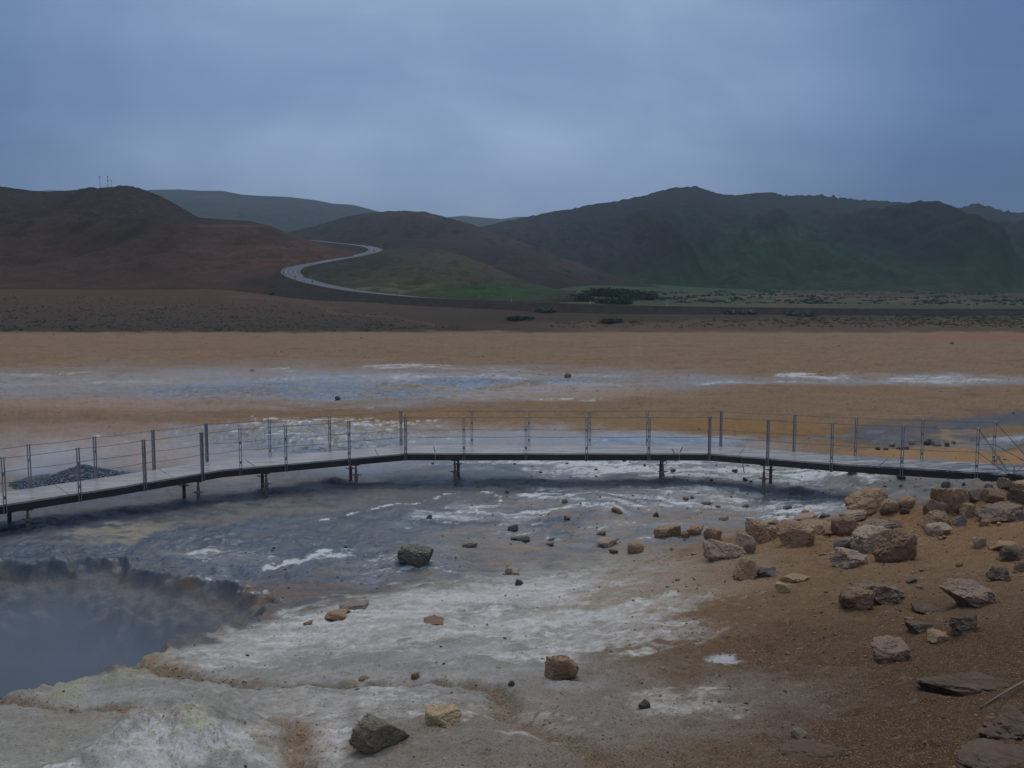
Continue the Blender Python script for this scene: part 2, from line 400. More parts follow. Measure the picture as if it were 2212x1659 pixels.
    lay(.7 * E(2140, 955, 110, 12, .5, -6), (.15, .17, .20), .6, .1); lay(.45 * thr(E(2170, 948, 90, 6, .5) + .5 * st2, .85, .16) * (v < 985), (.5, .51, .53))
    lay(.85 * E(2050, 992, 240, 22, .4) * (v > 960), (.36, .21, .105), .1, .6)
    # -- basin in front of / under the boardwalk
    basin = np.maximum.reduce([E(500, 1150, 700, 105, .25), E(1000, 1105, 560, 105, .3), E(1350, 1050, 560, 70, .3), E(1750, 1040, 360, 45, .4), E(150, 1180, 460, 70, .3)])
    basin = basin * sstep(985, 1000, v + 20 * (u < 500) * 0)
    lay(basin, GREY, .78, .12, .3)
    lay(.6 * basin * thr(st + n2 * .5, .0, .3), (.10, .115, .138), .5)
    lay(.16 * basin * thr(n1 + st * .6, .1, .2) * (u < 1050), (.19, .17, .145), .3, .4)
    lay(.36 * np.maximum.reduce([E(330, 1085, 500, 22, .5, -5), E(700, 1085, 420, 24, .6, -4), E(860, 1048, 300, 14, .6)]), (.15, .115, .08), .3, .5)
    lay(.85 * E(260, 1150, 110, 13, .5, -9), (.36, .31, .24), .2, .3); lay(.5 * E(560, 1108, 330, 10, .6, -7), (.26, .225, .18), .3, .6)
    lay(.75 * np.maximum(E(1090, 1060, 60, 12, .6), E(1120, 1036, 180, 7, .6)), (.07, .075, .09), .7)
    lay(.8 * E(1040, 1093, 85, 24, .4, -4), (.10, .11, .125), .7, .1); lay(E(1040, 1094, 20, 3.5, .3), (.27, .17, .165), .9)
    # paler, warmer crust towards the right half of the basin
    lay(.55 * np.maximum.reduce([E(1500, 1105, 420, 50, .5), E(1650, 1050, 400, 50, .5), E(1180, 1170, 280, 60, .5)]) * thr(n2 + .6 * st, -.25, .45), (.33, .305, .28), .3, .35, .7)
    lay(.6 * np.maximum.reduce([E(1350, 1120, 260, 45, .6), E(1150, 1180, 200, 40, .6)]) * thr(n3, .0, .25), (.33, .24, .165), .2, .5)
    lay(.8 * E(1960, 1025, 200, 34, .5) * thr(n3, -.2, .3), (.24, .205, .15), .2, .6)
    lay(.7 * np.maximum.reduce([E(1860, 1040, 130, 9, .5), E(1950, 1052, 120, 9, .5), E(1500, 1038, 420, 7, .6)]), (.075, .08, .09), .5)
    wd3 = np.maximum.reduce([.66 * E(1500, 1010, 420, 26, .5), .68 * E(1230, 1000, 220, 12, .5), .68 * E(1700, 1020, 260, 22, .5), .72 * E(1190, 1065, 80, 11, .5), .58 * E(1500, 1075, 420, 32, .6), .5 * E(1100, 1108, 170, 14, .6, -8), .62 * E(1150, 1112, 120, 8, .5, -12),
        .55 * E(950, 1120, 150, 16, .6, -8), .5 * E(470, 1205, 110, 26, .6), .8 * E(590, 1222, 55, 9, .5, -10), .8 * E(660, 1212, 110, 7, .5, -9), .8 * E(880, 1222, 30, 8, .5), .5 * E(450, 1245, 40, 8, .5), .42 * E(860, 1225, 200, 40, .6), .6 * E(1650, 1095, 270, 24, .6), .66 * E(1440, 1188, 90, 12, .5, -14),
        .4 * E(1320, 1150, 300, 30, .7), .42 * E(1000, 1000, 140, 14, .6), .3 * E(600, 1090, 300, 10, .6), .66 * E(1990, 1005, 60, 5, .5), .7 * E(1590, 1060, 120, 8, .5), .55 * E(1480, 1060, 160, 10, .6)])
    ring = S([(700, 1125), (800, 1098), (900, 1088), (985, 1070), (1040, 1063), (1085, 1072), (1080, 1090), (1030, 1103), (960, 1112), (860, 1130)], 5, 3, 1.2, .3)
    ring = np.maximum(ring, .8 * S([(590, 1232), (660, 1214), (740, 1208), (800, 1205)], 7, 3, 1.2, .4)); ring = np.maximum(ring, .9 * S([(425, 1262), (500, 1272), (545, 1283), (566, 1300)], 4, 3, 1.2, .2))
    Lr = L + .16 * s; wpx = fbm2(s * 6, Lr * 9, 3, 161) * .5; fl = fbm2(s * 4 + wpx, Lr * 22 + wpx * 3, 4, 162, .5); fl2 = fbm2(s * 5 + wpx + 9, Lr * 34 + wpx * 5, 4, 163, .55)
    line = 1 - sstep(.0, .05, np.abs(fl)); line2 = 1 - sstep(.0, .06, np.abs(fl2 - .1))
    lay(.55 * basin * sstep(-.1, .5, fl) * (v > 985), (.12, .135, .16), .5); lay(.5 * basin * sstep(.1, .5, -fl2), (.05, .062, .08), .75); lay(.28 * basin * line * sstep(-.2, .3, n2), (.26, .28, .31), .3); lay(.10 * basin * line2 * sstep(-.1, .4, n1), (.24, .22, .19), .3)
    lay(thr(np.maximum(wd3, .62 * ring) + .30 * st2 + .34 * fl2 + .16 * n5 + .12 * n4 + .14 * line, .66, .12) * (v > 985) * (v < 1300), (.74, .76, .78), .08, .1, .5)
    lay(.42 * thr(wd3 + .3 * fl2 + .2 * n5 + .2 * st, .42, .25) * (v > 985) * (v < 1300), (.36, .375, .395), .3)
    lay(.5 * thr(n5 + .4 * n4, .5, .15) * np.maximum(E(1550, 1015, 300, 22, .5), E(1720, 1062, 150, 16, .5)), (.55, .53, .33))
    # -- near slope: pale sinter crust, warm gravel to the right
    foot = [(-400, 1500), (0, 1500), (280, 1440), (560, 1336), (870, 1264), (1106, 1228), (1400, 1182), (1600, 1150), (1800, 1122), (2000, 1090), (2212, 1050), (2600, 1030)]
    fv = np.interp(wu * .6 + u * .4, [p[0] for p in foot], [p[1] for p in foot])
    sl = sstep(-9, 12, wv * .6 + v * .4 - fv) * (Ys < 22)
    lay(sl, BEIGE, .1, .45, .6)
    lay(.75 * sl * thr(n1 + .5 * st, .0, .35), BEIGE2, .1, .6)
    warm = sstep(1180, 1640, wu + 1.1 * (wv - 1280) * (v > 1280) * .25) * sl
    warm = np.maximum(warm, sl * sstep(1400, 1560, wu))
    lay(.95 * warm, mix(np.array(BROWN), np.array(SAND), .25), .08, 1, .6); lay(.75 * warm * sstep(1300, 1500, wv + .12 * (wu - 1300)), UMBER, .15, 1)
    lay(.85 * sl * E(2200, 1600, 750, 300, .6), (.088, .055, .034), .2, 1); lay(.6 * sl * E(1900, 1130, 420, 60, .6), (.27, .155, .075), .05, 1)  # lower right: dark brown soil, with corner falloff painted in as extra darkness
    lay(.7 * sl * E(1150, 1610, 460, 90, .6), (.20, .155, .115), .2, .9); lay(.75 * sl * E(1420, 1530, 330, 70, .7, -5), (.25, .22, .19), .15, .8)
    lay(.55 * sl * E(1400, 1270, 220, 50, .7, -12), (.38, .31, .235), .05, .8)
    lay(.55 * sl * E(200, 1600, 420, 70, .7) * (1 - E(400, 1610, 260, 50, .6)), (.26, .24, .205), .1, .8)
    wd4 = np.maximum.reduce([.62 * E(900, 1310, 420, 38, .6, -9), .62 * E(1100, 1350, 420, 24, .6, -7), .55 * E(700, 1370, 340, 40, .7, -10), .5 * E(1250, 1395, 300, 22, .6, -6), .5 * E(480, 1425, 170, 26, .6, -14), .62 * E(1180, 1290, 180, 16, .6, -12), .44 * E(1350, 1370, 160, 26, .6),
        .42 * E(1480, 1520, 120, 34, .6), .45 * E(1380, 1350, 130, 20, .6), .42 * E(760, 1510, 240, 30, .7, -4), .62 * E(690, 1600, 60, 60, .6, 30), .5 * E(1100, 1560, 160, 14, .6, 8), .4 * E(950, 1540, 200, 16, .6), .85 * E(410, 1600, 200, 48, .5, -6), .8 * E(240, 1655, 180, 24, .5, -8), .55 * E(600, 1640, 110, 30, .6)])
    stn = fbm2(s * 9 + 7, (L + .22 * s) * 36, 5, 131, .62)
    lay(thr(wd4 + .45 * stn + .22 * n5 + .2 * n4, .62, .24) * sl, (.64, .65, .66), .06, .25, .6)
    lay(.5 * thr(wd4 + .3 * n4, .3, .25) * sl, (.52, .50, .47), .06, .4)
    pe = np.sqrt(((u + .25 * (wu - u) - 1566) / 46) ** 2 + ((v + .3 * (wv - v) - 1422) / 10) ** 2); lay(.75 * (1 - sstep(.6, 1.15, pe + .35 * n5)) * sl, (.55, .57, .60), .06, .3)
    cr = E(410, 1590, 190, 60, .5); lay(.5 * cr * thr(n4 + n5 * .5, .15, .15) * sl, (.30, .27, .21), .1, .7, 1); lay(.75 * E(425, 1556, 60, 14, .6), (.50, .49, .36), .05, .3, 1); lay(.55 * cr * thr(n3 + n5, .45, .15), (.25, .17, .10))
    lay(.8 * np.maximum(E(160, 1462, 200, 22, .5, -13) , E(60, 1490, 160, 18, .5, -10)) * sl, (.37, .365, .26), .08, .9, 1); lay(.7 * E(360, 1443, 60, 16, .6), (.27, .17, .095), .1, .9, 1)
    lay(.6 * E(330, 1420, 60, 14, .6, -14) * thr(n4, .1, .2), (.32, .31, .2), .08, .9, 1)
    m = (Ys < 14) & (np.abs(X) < 9)
    g = np.zeros(n)
    if m.any():
        xx, yy = X[m] + .07 * fbm2(X[m] * 3, Y[m] * 3, 3, 51), Y[m] + .07 * fbm2(X[m] * 3, Y[m] * 3, 3, 52)
        g[m] = np.maximum(np.exp(-(line_d(xx, yy, GULLY1) / .17) ** 2), np.exp(-(line_d(xx, yy, GULLY2) / .17) ** 2))
    lay(.75 * g * sl * thr(n4 + g, .5, .3), (.19, .135, .085), .15, 1); lay(.4 * sl * E(640, 1600, 50, 70, .7), (.25, .15, .07), .2, .8)
    # dark hairline cracks of the crust
    crk = np.abs(fbm2(X * 1.1, Y * 1.1, 3, 141)); lay(.5 * (1 - sstep(.0, .02, crk)) * sl * (wu < 1300) * thr(n3, .1, .3), (.12, .09, .07))
    # fine speckle near: every grain is a bit different
    # -- the pit
    m = (Ys > 6) & (Ys < 20) & (X < 0) & (X > -22)
    pm = np.zeros(n); pr = np.zeros(n)
    if m.any():
        sd = pit_sd(X[m], Y[m]); pm[m] = sstep(-.06, .24, sd + .5 * .18 * fbm2(X[m] * 3, Y[m] * 3, 3, 68)); pr[m] = np.exp(-((sd + .27) / .10) ** 2)
    far_side = sstep(13.2, 13.6, Ys)
    lay(.3 * pr * far_side, (.06, .068, .08), .6, .4, 1); lay(.7 * pr * (1 - pm) * far_side * thr(n5 + n4, .3, .2) * (u > 400), WHITE)
    w3 = fbm2(X * 1.5 + Y, Z * 2.2, 5, 151, .6); w4 = fbm2(X * 4 + Y * 3, Z * 6, 4, 152, .65)
    lay(pm, (.17, .168, .168), .4, .6, 1); lay(.5 * pm * thr(w3, .05, .4), (.175, .14, .115), .4); lay(.3 * pm * thr(w4 + .5 * w3, .25, .3), (.09, .088, .09)); lay(.35 * pm * thr(w4 - w3, .5, .25), (.15, .14, .13))
    # -- beyond the plain
    q = v + 4.0 * n3 + 2.5 * n5 + 2 * n1
    fh = 1 - sstep(712, 721, q); fh = fh * (Ys > 120)
    leftw = 1 - sstep(800, 1150, wu)
    lay(fh, DUN, .1, .4); lay(fh * (1 - sstep(698, 712, q)) * leftw * .5, (.075, .052, .043))
    lay(.6 * fh * leftw * thr(n2 + .5 * n4 + (v - 690) / 45, .2, .4), OLIVE, .05, .4); lay(.3 * fh * leftw * thr(n5 + .4 * n3, .25, .3), (.035, .036, .026))
    lay(.7 * fh * leftw * (1 - sstep(640, 692, q)) * 1.4, (.078, .046, .034)); lay(.6 * fh * S([(520, 640), (640, 652), (740, 676), (830, 688), (950, 703)], 8), (.115, .07, .053))
    rt = sstep(1000, 1300, wu)
    lay(.75 * fh * rt * sstep(690, 702, q), (.125, .088, .066), .05, .5); lay(.6 * fh * rt * sstep(698, 705, q) * thr(st2 + n5, .2, .3), (.07, .052, .042)); lay(.7 * fh * E(1950, 695, 480, 13, .5) * thr(n5 + n3, .0, .25), (.09, .078, .045))
    fld = (Ys > 222) & (u > 930)
    lay(fld * .95, (.04, .038, .031), .05, .5); lay(fld * .95 * np.maximum.reduce([E(1270, 628, 400, 22, .4), E(1500, 645, 320, 16, .4), E(1050, 628, 160, 12, .5), .7 * E(1750, 650, 300, 8, .5)]) * thr(n3, -.45, .3), FIELD, .05, .4)
    lay(fld * .9 * np.maximum.reduce([E(1130, 648, 190, 9, .5), E(1500, 662, 330, 4.5, .5), E(1700, 660, 260, 5, .6), E(2150, 656, 200, 5, .6)]) * thr(n4 + .3, -.1, .3), STRAW, .05, .5)
    lay(fld * .8 * np.maximum(E(1800, 646, 330, 7, .5), E(1650, 640, 200, 6, .5)) * thr(n3, -.1, .3), (.13, .085, .065)); lay(fld * .8 * E(2060, 663, 260, 3.5, .6), (.04, .075, .03)); lay(.5 * fld * thr(n5, .2, .2), (.06, .07, .04))
    # grain-level value change common to all
    n6 = fbm2(s * 300, L * 210, 2, 171, .7)
    val = 1 + .10 * n3 + .07 * n4 + .05 * n5 + .17 * n6 * sstep(18, 30, Ys) * (1 - .7 * wet)
    col = np.clip(col * val[:, None], .01, .85)
    return col, np.stack([wet, grav, bmp], 1)

def ground_mat():
    t = NT('mineral_ground')
    co = t.n('TexCoord').outputs['Object']
    col = t.n('Attribute', attribute_name='Col').outputs['Color']
    ax = t.n('SeparateColor', {0: t.n('Attribute', attribute_name='aux').outputs['Color']})
    wet, grav, bmp = ax.outputs[0], ax.outputs[1], ax.outputs[2]
    f1 = t.noise(co, 16, 5, .65); f2 = t.noise(co, 95, 3, .6); f3 = t.noise(co, 2.6, 4, .6)
    vo = t.n('TexVoronoi', {'Vector': co, 'Scale': 62.0}); vo2 = t.n('TexVoronoi', {'Vector': co, 'Scale': 150.0})
    cell = t.n('SeparateColor', {0: vo.outputs['Color']}).outputs[0]; cell2 = t.n('SeparateColor', {0: vo2.outputs['Color']}).outputs[0]
    k = t.math('MULTIPLY_ADD', t.math('SUBTRACT', f1, .5), .55); t.put(k.node.inputs[2], 1.0)
    k2 = t.math('MULTIPLY_ADD', t.math('SUBTRACT', f2, .5), .5); t.put(k2.node.inputs[2], 1.0)
    c = t.mixc(1, col, t.n('CombineColor', {0: k, 1: k, 2: k}).outputs[0], 'MULTIPLY')
    c = t.mixc(1, c, t.n('CombineColor', {0: k2, 1: k2, 2: k2}).outputs[0], 'MULTIPLY')
    # gravel grains: a few pale, a few dark
    pale = t.math('MULTIPLY', t.math('GREATER_THAN', cell2, .90), t.math('MULTIPLY', grav, .36)); c = t.mixc(pale, c, (.50, .34, .19, 1))
    dark = t.math('MULTIPLY', t.math('LESS_THAN', cell2, .17), t.math('MULTIPLY', grav, .6)); c = t.mixc(dark, c, t.mixc(1, c, (.35, .33, .33, 1), 'MULTIPLY'))
    dark = t.math('MULTIPLY', t.math('LESS_THAN', cell, .05), t.math('MULTIPLY', grav, .6)); c = t.mixc(dark, c, (.055, .05, .047, 1))
    rough = t.ramp(wet, 0, 1, .95, .17); rough = t.math('ADD', rough, t.math('MULTIPLY', t.math('SUBTRACT', f3, .5), .35), True)
    h = t.math('ADD', t.math('MULTIPLY', f1, t.math('MULTIPLY', bmp, 1.0)), t.math('MULTIPLY', t.math('MULTIPLY', f2, .22), t.math('ADD', grav, .2)))
    h = t.math('SUBTRACT', h, t.math('MULTIPLY', t.math('MULTIPLY', vo.outputs['Distance'], grav), .12))
    return t.done(c, rough, h, .035, .8, spec=t.ramp(wet, .08, .9, .06, .5))
M_GROUND = ground_mat()

def build_ground():
    sc = np.concatenate([-np.geomspace(6, .8, 34)[:-1], np.linspace(-.8, .8, 1000), np.geomspace(.8, 6, 34)[1:]])
    Ys = np.concatenate([np.linspace(.7, 4, 40)[:-1], np.geomspace(4, 13, 300)[:-1], np.geomspace(13, 18.5, 250)[:-1], np.geomspace(18.5, 30, 120)[:-1], np.geomspace(30, 170, 150)[:-1], np.geomspace(170, 230, 90)[:-1], np.geomspace(230, 460, 60)[:-1], np.geomspace(460, 2900, 14)])
    S_, Y_ = np.meshgrid(sc, Ys, indexing='ij')
    X = (S_ * Y_).ravel(); Y = Y_.ravel()
    Z = height(X, Y)
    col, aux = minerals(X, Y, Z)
    ni, nj = S_.shape
    idx = np.arange(ni * nj).reshape(ni, nj)
    f = np.stack([idx[:-1, :-1], idx[1:, :-1], idx[1:, 1:], idx[:-1, 1:]], -1).reshape(-1, 4)
    V = np.stack([X, Y, Z], 1)
    # the rest of the slope behind the photographer: a plain coarse grid in the same sheet
    gx, gy = np.meshgrid(np.linspace(-400, 400, 81), np.concatenate([[.72, -1, -4], np.linspace(-8, -300, 20)]), indexing='ij')
    gz = 3.1 - .06 * np.minimum(gy, 0) - .35 * np.maximum(np.abs(gx) - 4, 0) * .12
    gz = np.maximum(gz, .3) - .05
    b = np.arange(gx.size).reshape(gx.shape) + len(V)
    f2 = np.stack([b[:-1, :-1], b[:-1, 1:], b[1:, 1:], b[1:, :-1]], -1).reshape(-1, 4)
    V = np.concatenate([V, np.stack([gx.ravel(), gy.ravel(), gz.ravel()], 1)])
    c2 = np.tile(np.array([BROWN]), (gx.size, 1)); a2 = np.tile(np.array([[.1, .8, .6]]), (gx.size, 1))
    f = np.concatenate([f, f2])
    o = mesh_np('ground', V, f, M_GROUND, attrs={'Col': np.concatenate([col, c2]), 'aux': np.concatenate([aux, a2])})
    tag(o, kind='structure')
    return o
GROUND = build_ground()
# ================================================================== HILLS
def hill_mat():
    t = NT('scree_and_moss')
    co = t.n('TexCoord').outputs['Object']
    col = t.n('Attribute', attribute_name='Col').outputs['Color']
    f1 = t.noise(co, .12, 6, .65); f2 = t.noise(co, .9, 5, .7); f3 = t.noise(co, .03, 4, .6)
    k = t.math('MULTIPLY_ADD', t.math('SUBTRACT', f1, .5), .9); t.put(k.node.inputs[2], 1.0)
    k2 = t.math('MULTIPLY_ADD', t.math('SUBTRACT', f2, .5), 1.25); t.put(k2.node.inputs[2], 1.0)
    c = t.mixc(1, col, t.n('CombineColor', {0: k, 1: k, 2: k}).outputs[0], 'MULTIPLY')
    c = t.mixc(1, c, t.n('CombineColor', {0: k2, 1: k2, 2: k2}).outputs[0], 'MULTIPLY')
    h = t.math('ADD', t.math('MULTIPLY', f1, 1.0), t.math('MULTIPLY', f2, .45))
    return t.done(c, .97, h, 2.2, 1, spec=.04)
M_HILL = hill_mat()

def curve(pts, uu):
    P = np.array(sorted(pts), float)
    # monotone-ish smooth interpolation of (v, Y) over u
    v = np.interp(uu, P[:, 0], P[:, 1]); Y = np.interp(uu, P[:, 0], P[:, 2])
    return v, Y
def smooth1(a, r):
    if r < 1: return a
    k = np.exp(-np.linspace(-2, 2, 2 * r + 1) ** 2); k /= k.sum()
    return np.convolve(np.pad(a, r, 'edge'), k, 'valid')
def hill(name, ridge, foot, colf, rough=1.0, pw=1.0, jag=None, nrow=130, step=2.5, back=.5, sm=3, seed=0, bulge=None, kind='structure'):
    u0 = max(min(p[0] for p in ridge), min(p[0] for p in foot)); u1 = min(max(p[0] for p in ridge), max(p[0] for p in foot))
    uu = np.arange(u0, u1 + .1, step)
    rv, rY = curve(ridge, uu); fv, fY = curve(foot, uu)
    rv = smooth1(rv, sm); fv = smooth1(fv, sm * 2); rY = smooth1(rY, 12); fY = smooth1(fY, 10)
    rv = np.minimum(rv, fv - .3)
    jg = jag(uu) if jag is not None else np.zeros(len(uu))
    rX = np.array([place(a, b, c) for a, b, c in zip(uu, rv, rY)]); fX = np.array([place(a, b, c) for a, b, c in zip(uu, fv, fY)])
    n = len(uu)
    T = np.concatenate([[-.12], np.linspace(0, 1, nrow), 1 + back * np.linspace(.04, 1, 14) ** 1.3])
    rows = []
    hgt = np.maximum(rX[:, 2] - fX[:, 2], .5); dist = np.hypot(rX[:, 1] - fX[:, 1], 0)
    for t in T:
        P = fX + (rX - fX) * t
        if t < 0: z = fX[:, 2] - 5.0 - .05 * hgt
        elif t <= 1: z = fX[:, 2] + hgt * (t ** pw * (1 - .15 * (1 - t)))
        else:
            q = (t - 1) / back; z = rX[:, 2] - hgt * (q ** 1.5) * 1.05
        P = P.copy(); P[:, 2] = z; rows.append(P)
    V = np.array(rows)                                   # rows, cols, 3
    X, Y, Z = V[..., 0], V[..., 1], V[..., 2]
    tt = np.repeat(np.clip(T, 0, 1)[:, None], n, 1)
    w = np.sin(np.clip(tt, 0, 1) * math.pi) ** .7 * (1 - .97 * sstep(.55, .97, tt))
    sc_ = np.maximum(hgt.mean(), 4)
    rel = fbm2(X.ravel() / sc_ * 1.2 + seed, Y.ravel() / sc_ * 1.2, 5, 200 + seed).reshape(X.shape)
    gul = np.abs(fbm2(X.ravel() / sc_ * 2.4 + seed * 3, Y.ravel() / sc_ * .5, 5, 230 + seed, .55).reshape(X.shape))
    Z2 = Z + w * sc_ * (.10 * rel - .19 * (gul - .25)) * rough
    if bulge is not None: Z2 = Z2 + bulge(X, Y, Z, tt)
    Z2 = Z2 + (jg * rY / F)[None, :] * (np.clip(tt, 0, 1) ** 14) * np.where(T <= 1, 1, np.exp(-(T - 1) * 6))[:, None]
    V[..., 2] = Z2
    m = len(T)
    idx = np.arange(m * n).reshape(m, n)
    f = np.stack([idx[:-1, :-1], idx[:-1, 1:], idx[1:, 1:], idx[1:, :-1]], -1).reshape(-1, 4)
    X, Y, Z = V[..., 0].ravel(), V[..., 1].ravel(), V[..., 2].ravel()
    u, v = survey(X, Y, Z)
    o = mesh_np(name, V.reshape(-1, 3), f, M_HILL, attrs={'Col': np.clip(colf(X, Y, Z, u, v, tt.ravel(), rel.ravel(), gul.ravel(), sc_) * (1.08 - .34 * sstep(.22, .55, gul.ravel()) * np.clip(tt.ravel() * 4, 0, 1))[:, None], .006, .8)})  # gully shading painted into the vertex colour, darker along the creases
    tag(o, kind=kind)
    return o
def cmix(c, col, m):
    return c + (np.array(col) - c) * np.clip(m, 0, 1)[:, None]
def EL(u, v, u0, v0, ru, rv, soft=.5):
    return 1 - sstep(1 - soft, 1 + soft, np.sqrt(((u - u0) / ru) ** 2 + ((v - v0) / rv) ** 2))

def c_left(X, Y, Z, u, v, t, rel, gul, sc):
    n = fbm2(X / 9, Y / 9, 5, 301); n2 = fbm2(X / 30, Y / 30, 4, 302); wu = u + 40 * n2; wv = v + 14 * n
    c = np.tile(np.array([[.10, .060, .048]]), (len(X), 1))
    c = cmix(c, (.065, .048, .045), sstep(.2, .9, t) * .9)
    c = cmix(c, (.15, .08, .058), .75 * EL(wu, wv, 560, 560, 170, 60)); c = cmix(c, (.15, .082, .06), .6 * EL(wu, wv, 690, 545, 110, 30)); c = cmix(c, (.125, .072, .055), .6 * EL(wu, wv, 150, 600, 400, 26))
    c = cmix(c, (.042, .040, .042), .6 * sstep(.1, .5, n) * EL(wu, wv, 330, 440, 130, 40)); n4 = fbm2(X / 3.2, Y / 3.2, 4, 305); c = cmix(c, (.035, .033, .035), .85 * sstep(.28, .42, n4) * EL(u, v, 260, 435, 260, 42, .6)); c = cmix(c, (.15, .10, .08), .5 * sstep(.3, .45, -n4) * EL(u, v, 260, 435, 260, 42, .6)); c = cmix(c, (.04, .036, .036), .5 * sstep(.2, .5, n2 + n) * EL(wu, wv, 190, 450, 180, 30))
    c = cmix(c, (.05, .047, .043), .9 * EL(wu, wv, 590, 615, 62, 26, .6))
    c = cmix(c, (.20, .13, .10), .5 * EL(u + 6 * n, v, 500, 488, 70, 3) + .5 * EL(u, v + 5 * n, 590, 535, 60, 2.2))
    return c * (1 + .22 * n)[:, None] * np.array((.66, .63, .62))
def c_mid(X, Y, Z, u, v, t, rel, gul, sc):
    n = fbm2(X / 12, Y / 12, 5, 311); n2 = fbm2(X / 40, Y / 40, 4, 312); wu = u + 40 * n2; wv = v + 10 * n
    c = np.tile(np.array([[.068, .054, .05]]), (len(X), 1))
    c = cmix(c, (.105, .072, .058), .8 * EL(wu, wv, 890, 462, 110, 10)); c = cmix(c, (.105, .075, .062), .7 * EL(wu, wv, 1080, 515, 120, 22)); c = cmix(c, (.12, .085, .07), .7 * EL(wu, wv, 1250, 573, 120, 14)); c = cmix(c, (.085, .075, .05), .5 * EL(wu, wv, 1400, 610, 100, 16))
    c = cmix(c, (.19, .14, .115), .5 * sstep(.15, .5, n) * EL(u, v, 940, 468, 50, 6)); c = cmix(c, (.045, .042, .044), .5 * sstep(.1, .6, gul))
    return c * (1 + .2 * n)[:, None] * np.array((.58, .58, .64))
def c_front(X, Y, Z, u, v, t, rel, gul, sc):
    n = fbm2(X / 8, Y / 8, 5, 321); n2 = fbm2(X / 25, Y / 25, 4, 322); wu = u + 30 * n2; wv = v + 8 * n
    c = np.tile(np.array([[.075, .07, .05]]), (len(X), 1))
    c = cmix(c, (.12, .085, .065), .8 * EL(wu, wv, 1030, 570, 120, 34)); c = cmix(c, (.045, .047, .05), .8 * EL(wu, wv, 770, 570, 90, 22)); c = cmix(c, (.045, .05, .045), .6 * EL(wu, wv, 720, 600, 60, 18)); c = cmix(c, (.095, .09, .05), .7 * EL(wu, wv, 870, 600, 150, 26)); c = cmix(c, (.20, .18, .10), .7 * EL(wu, wv, 850, 628, 90, 12) * sstep(-.3, .3, n)); c = cmix(c, (.05, .105, .04), EL(wu, wv, 1070, 630, 150, 14))
    return c * (1 + .22 * n)[:, None] * np.array((.70, .72, .70))
def c_far(X, Y, Z, u, v, t, rel, gul, sc):
    n = fbm2(X / 40, Y / 40, 5, 331); n2 = fbm2(X / 120, Y / 60, 4, 332); wv = v + 10 * n2
    c = np.tile(np.array([[.05, .056, .052]]), (len(X), 1))
    c = cmix(c, (.065, .09, .055), .85 * (1 - sstep(.15, .62, t + .15 * n2))); c = cmix(c, (.08, .095, .06), .5 * sstep(.0, .4, n2)); c = cmix(c, (.03, .032, .035), .4 * sstep(.1, .4, n))
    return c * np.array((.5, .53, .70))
def c_right(X, Y, Z, u, v, t, rel, gul, sc):
    n = fbm2(X / 14, Y / 14, 5, 341, .6); n2 = fbm2(X / 60, Y / 60, 4, 342); n3 = fbm2(X / 5, Y / 9, 4, 343); wu = u + 55 * n2 + 15 * n; wv = v + 16 * n2 + 7 * n
    c = np.tile(np.array([[.05, .044, .046]]), (len(X), 1))
    c = cmix(c, (.07, .054, .052), .8 * np.maximum(EL(wu, wv, 1330, 560, 200, 60), EL(wu, wv, 1180, 500, 110, 22)))
    c = cmix(c, (.11, .08, .07), .6 * EL(wu, wv, 1130, 493, 60, 8) * sstep(-.1, .4, n)); c = cmix(c, (.06, .062, .042), .5 * sstep(.0, .5, n2) * (u < 1560))
    green = np.maximum.reduce([EL(wu, wv, 1850, 575, 420, 62, .35), EL(wu, wv, 1560, 606, 300, 30), EL(wu, wv, 2250, 590, 260, 60), EL(wu, wv, 1700, 530, 170, 34), .8 * EL(wu, wv, 1430, 608, 140, 14) * sstep(0, .4, n)])
    green = np.clip(green * (.72 + .55 * sstep(-.35, .25, n3 + .6 * n)), 0, 1)
    c = cmix(c, (.042, .082, .034), .95 * green); c = cmix(c, (.055, .11, .04), .5 * green * sstep(.1, .5, n3)); c = cmix(c, (.022, .045, .02), .5 * green * sstep(.1, .4, -n3))
    c = cmix(c, (.045, .065, .035), .6 * np.maximum(EL(wu, wv, 1700, 475, 240, 40), EL(wu, wv, 2120, 510, 90, 60)) * sstep(-.2, .3, n)); c = cmix(c, (.13, .12, .075), .6 * np.maximum.reduce([EL(wu, wv, 1680, 512, 130, 18), EL(wu, wv, 1590, 520, 40, 26), EL(wu, wv, 1780, 500, 60, 10)]) * sstep(.05, .35, n + n3 * .5))
    c = cmix(c, (.032, .027, .032), .85 * np.maximum(EL(wu, wv, 1900, 505, 120, 32), EL(wu, wv, 2010, 545, 90, 26)))
    c = cmix(c, (.10, .085, .07), .35 * sstep(.25, .5, n3) * (v > 480) * (1 - green)); c = cmix(c, (.10, .085, .07), .7 * EL(wu, wv, 2080, 632, 260, 8) * sstep(-.3, .3, n)); c = cmix(c, (.08, .066, .056), .6 * EL(wu, wv, 1500, 630, 200, 6))
    return c * (1 + .2 * n)[:, None] * np.array((.42, .52, .64))  # bluish tint puts distance haze into the slope colour

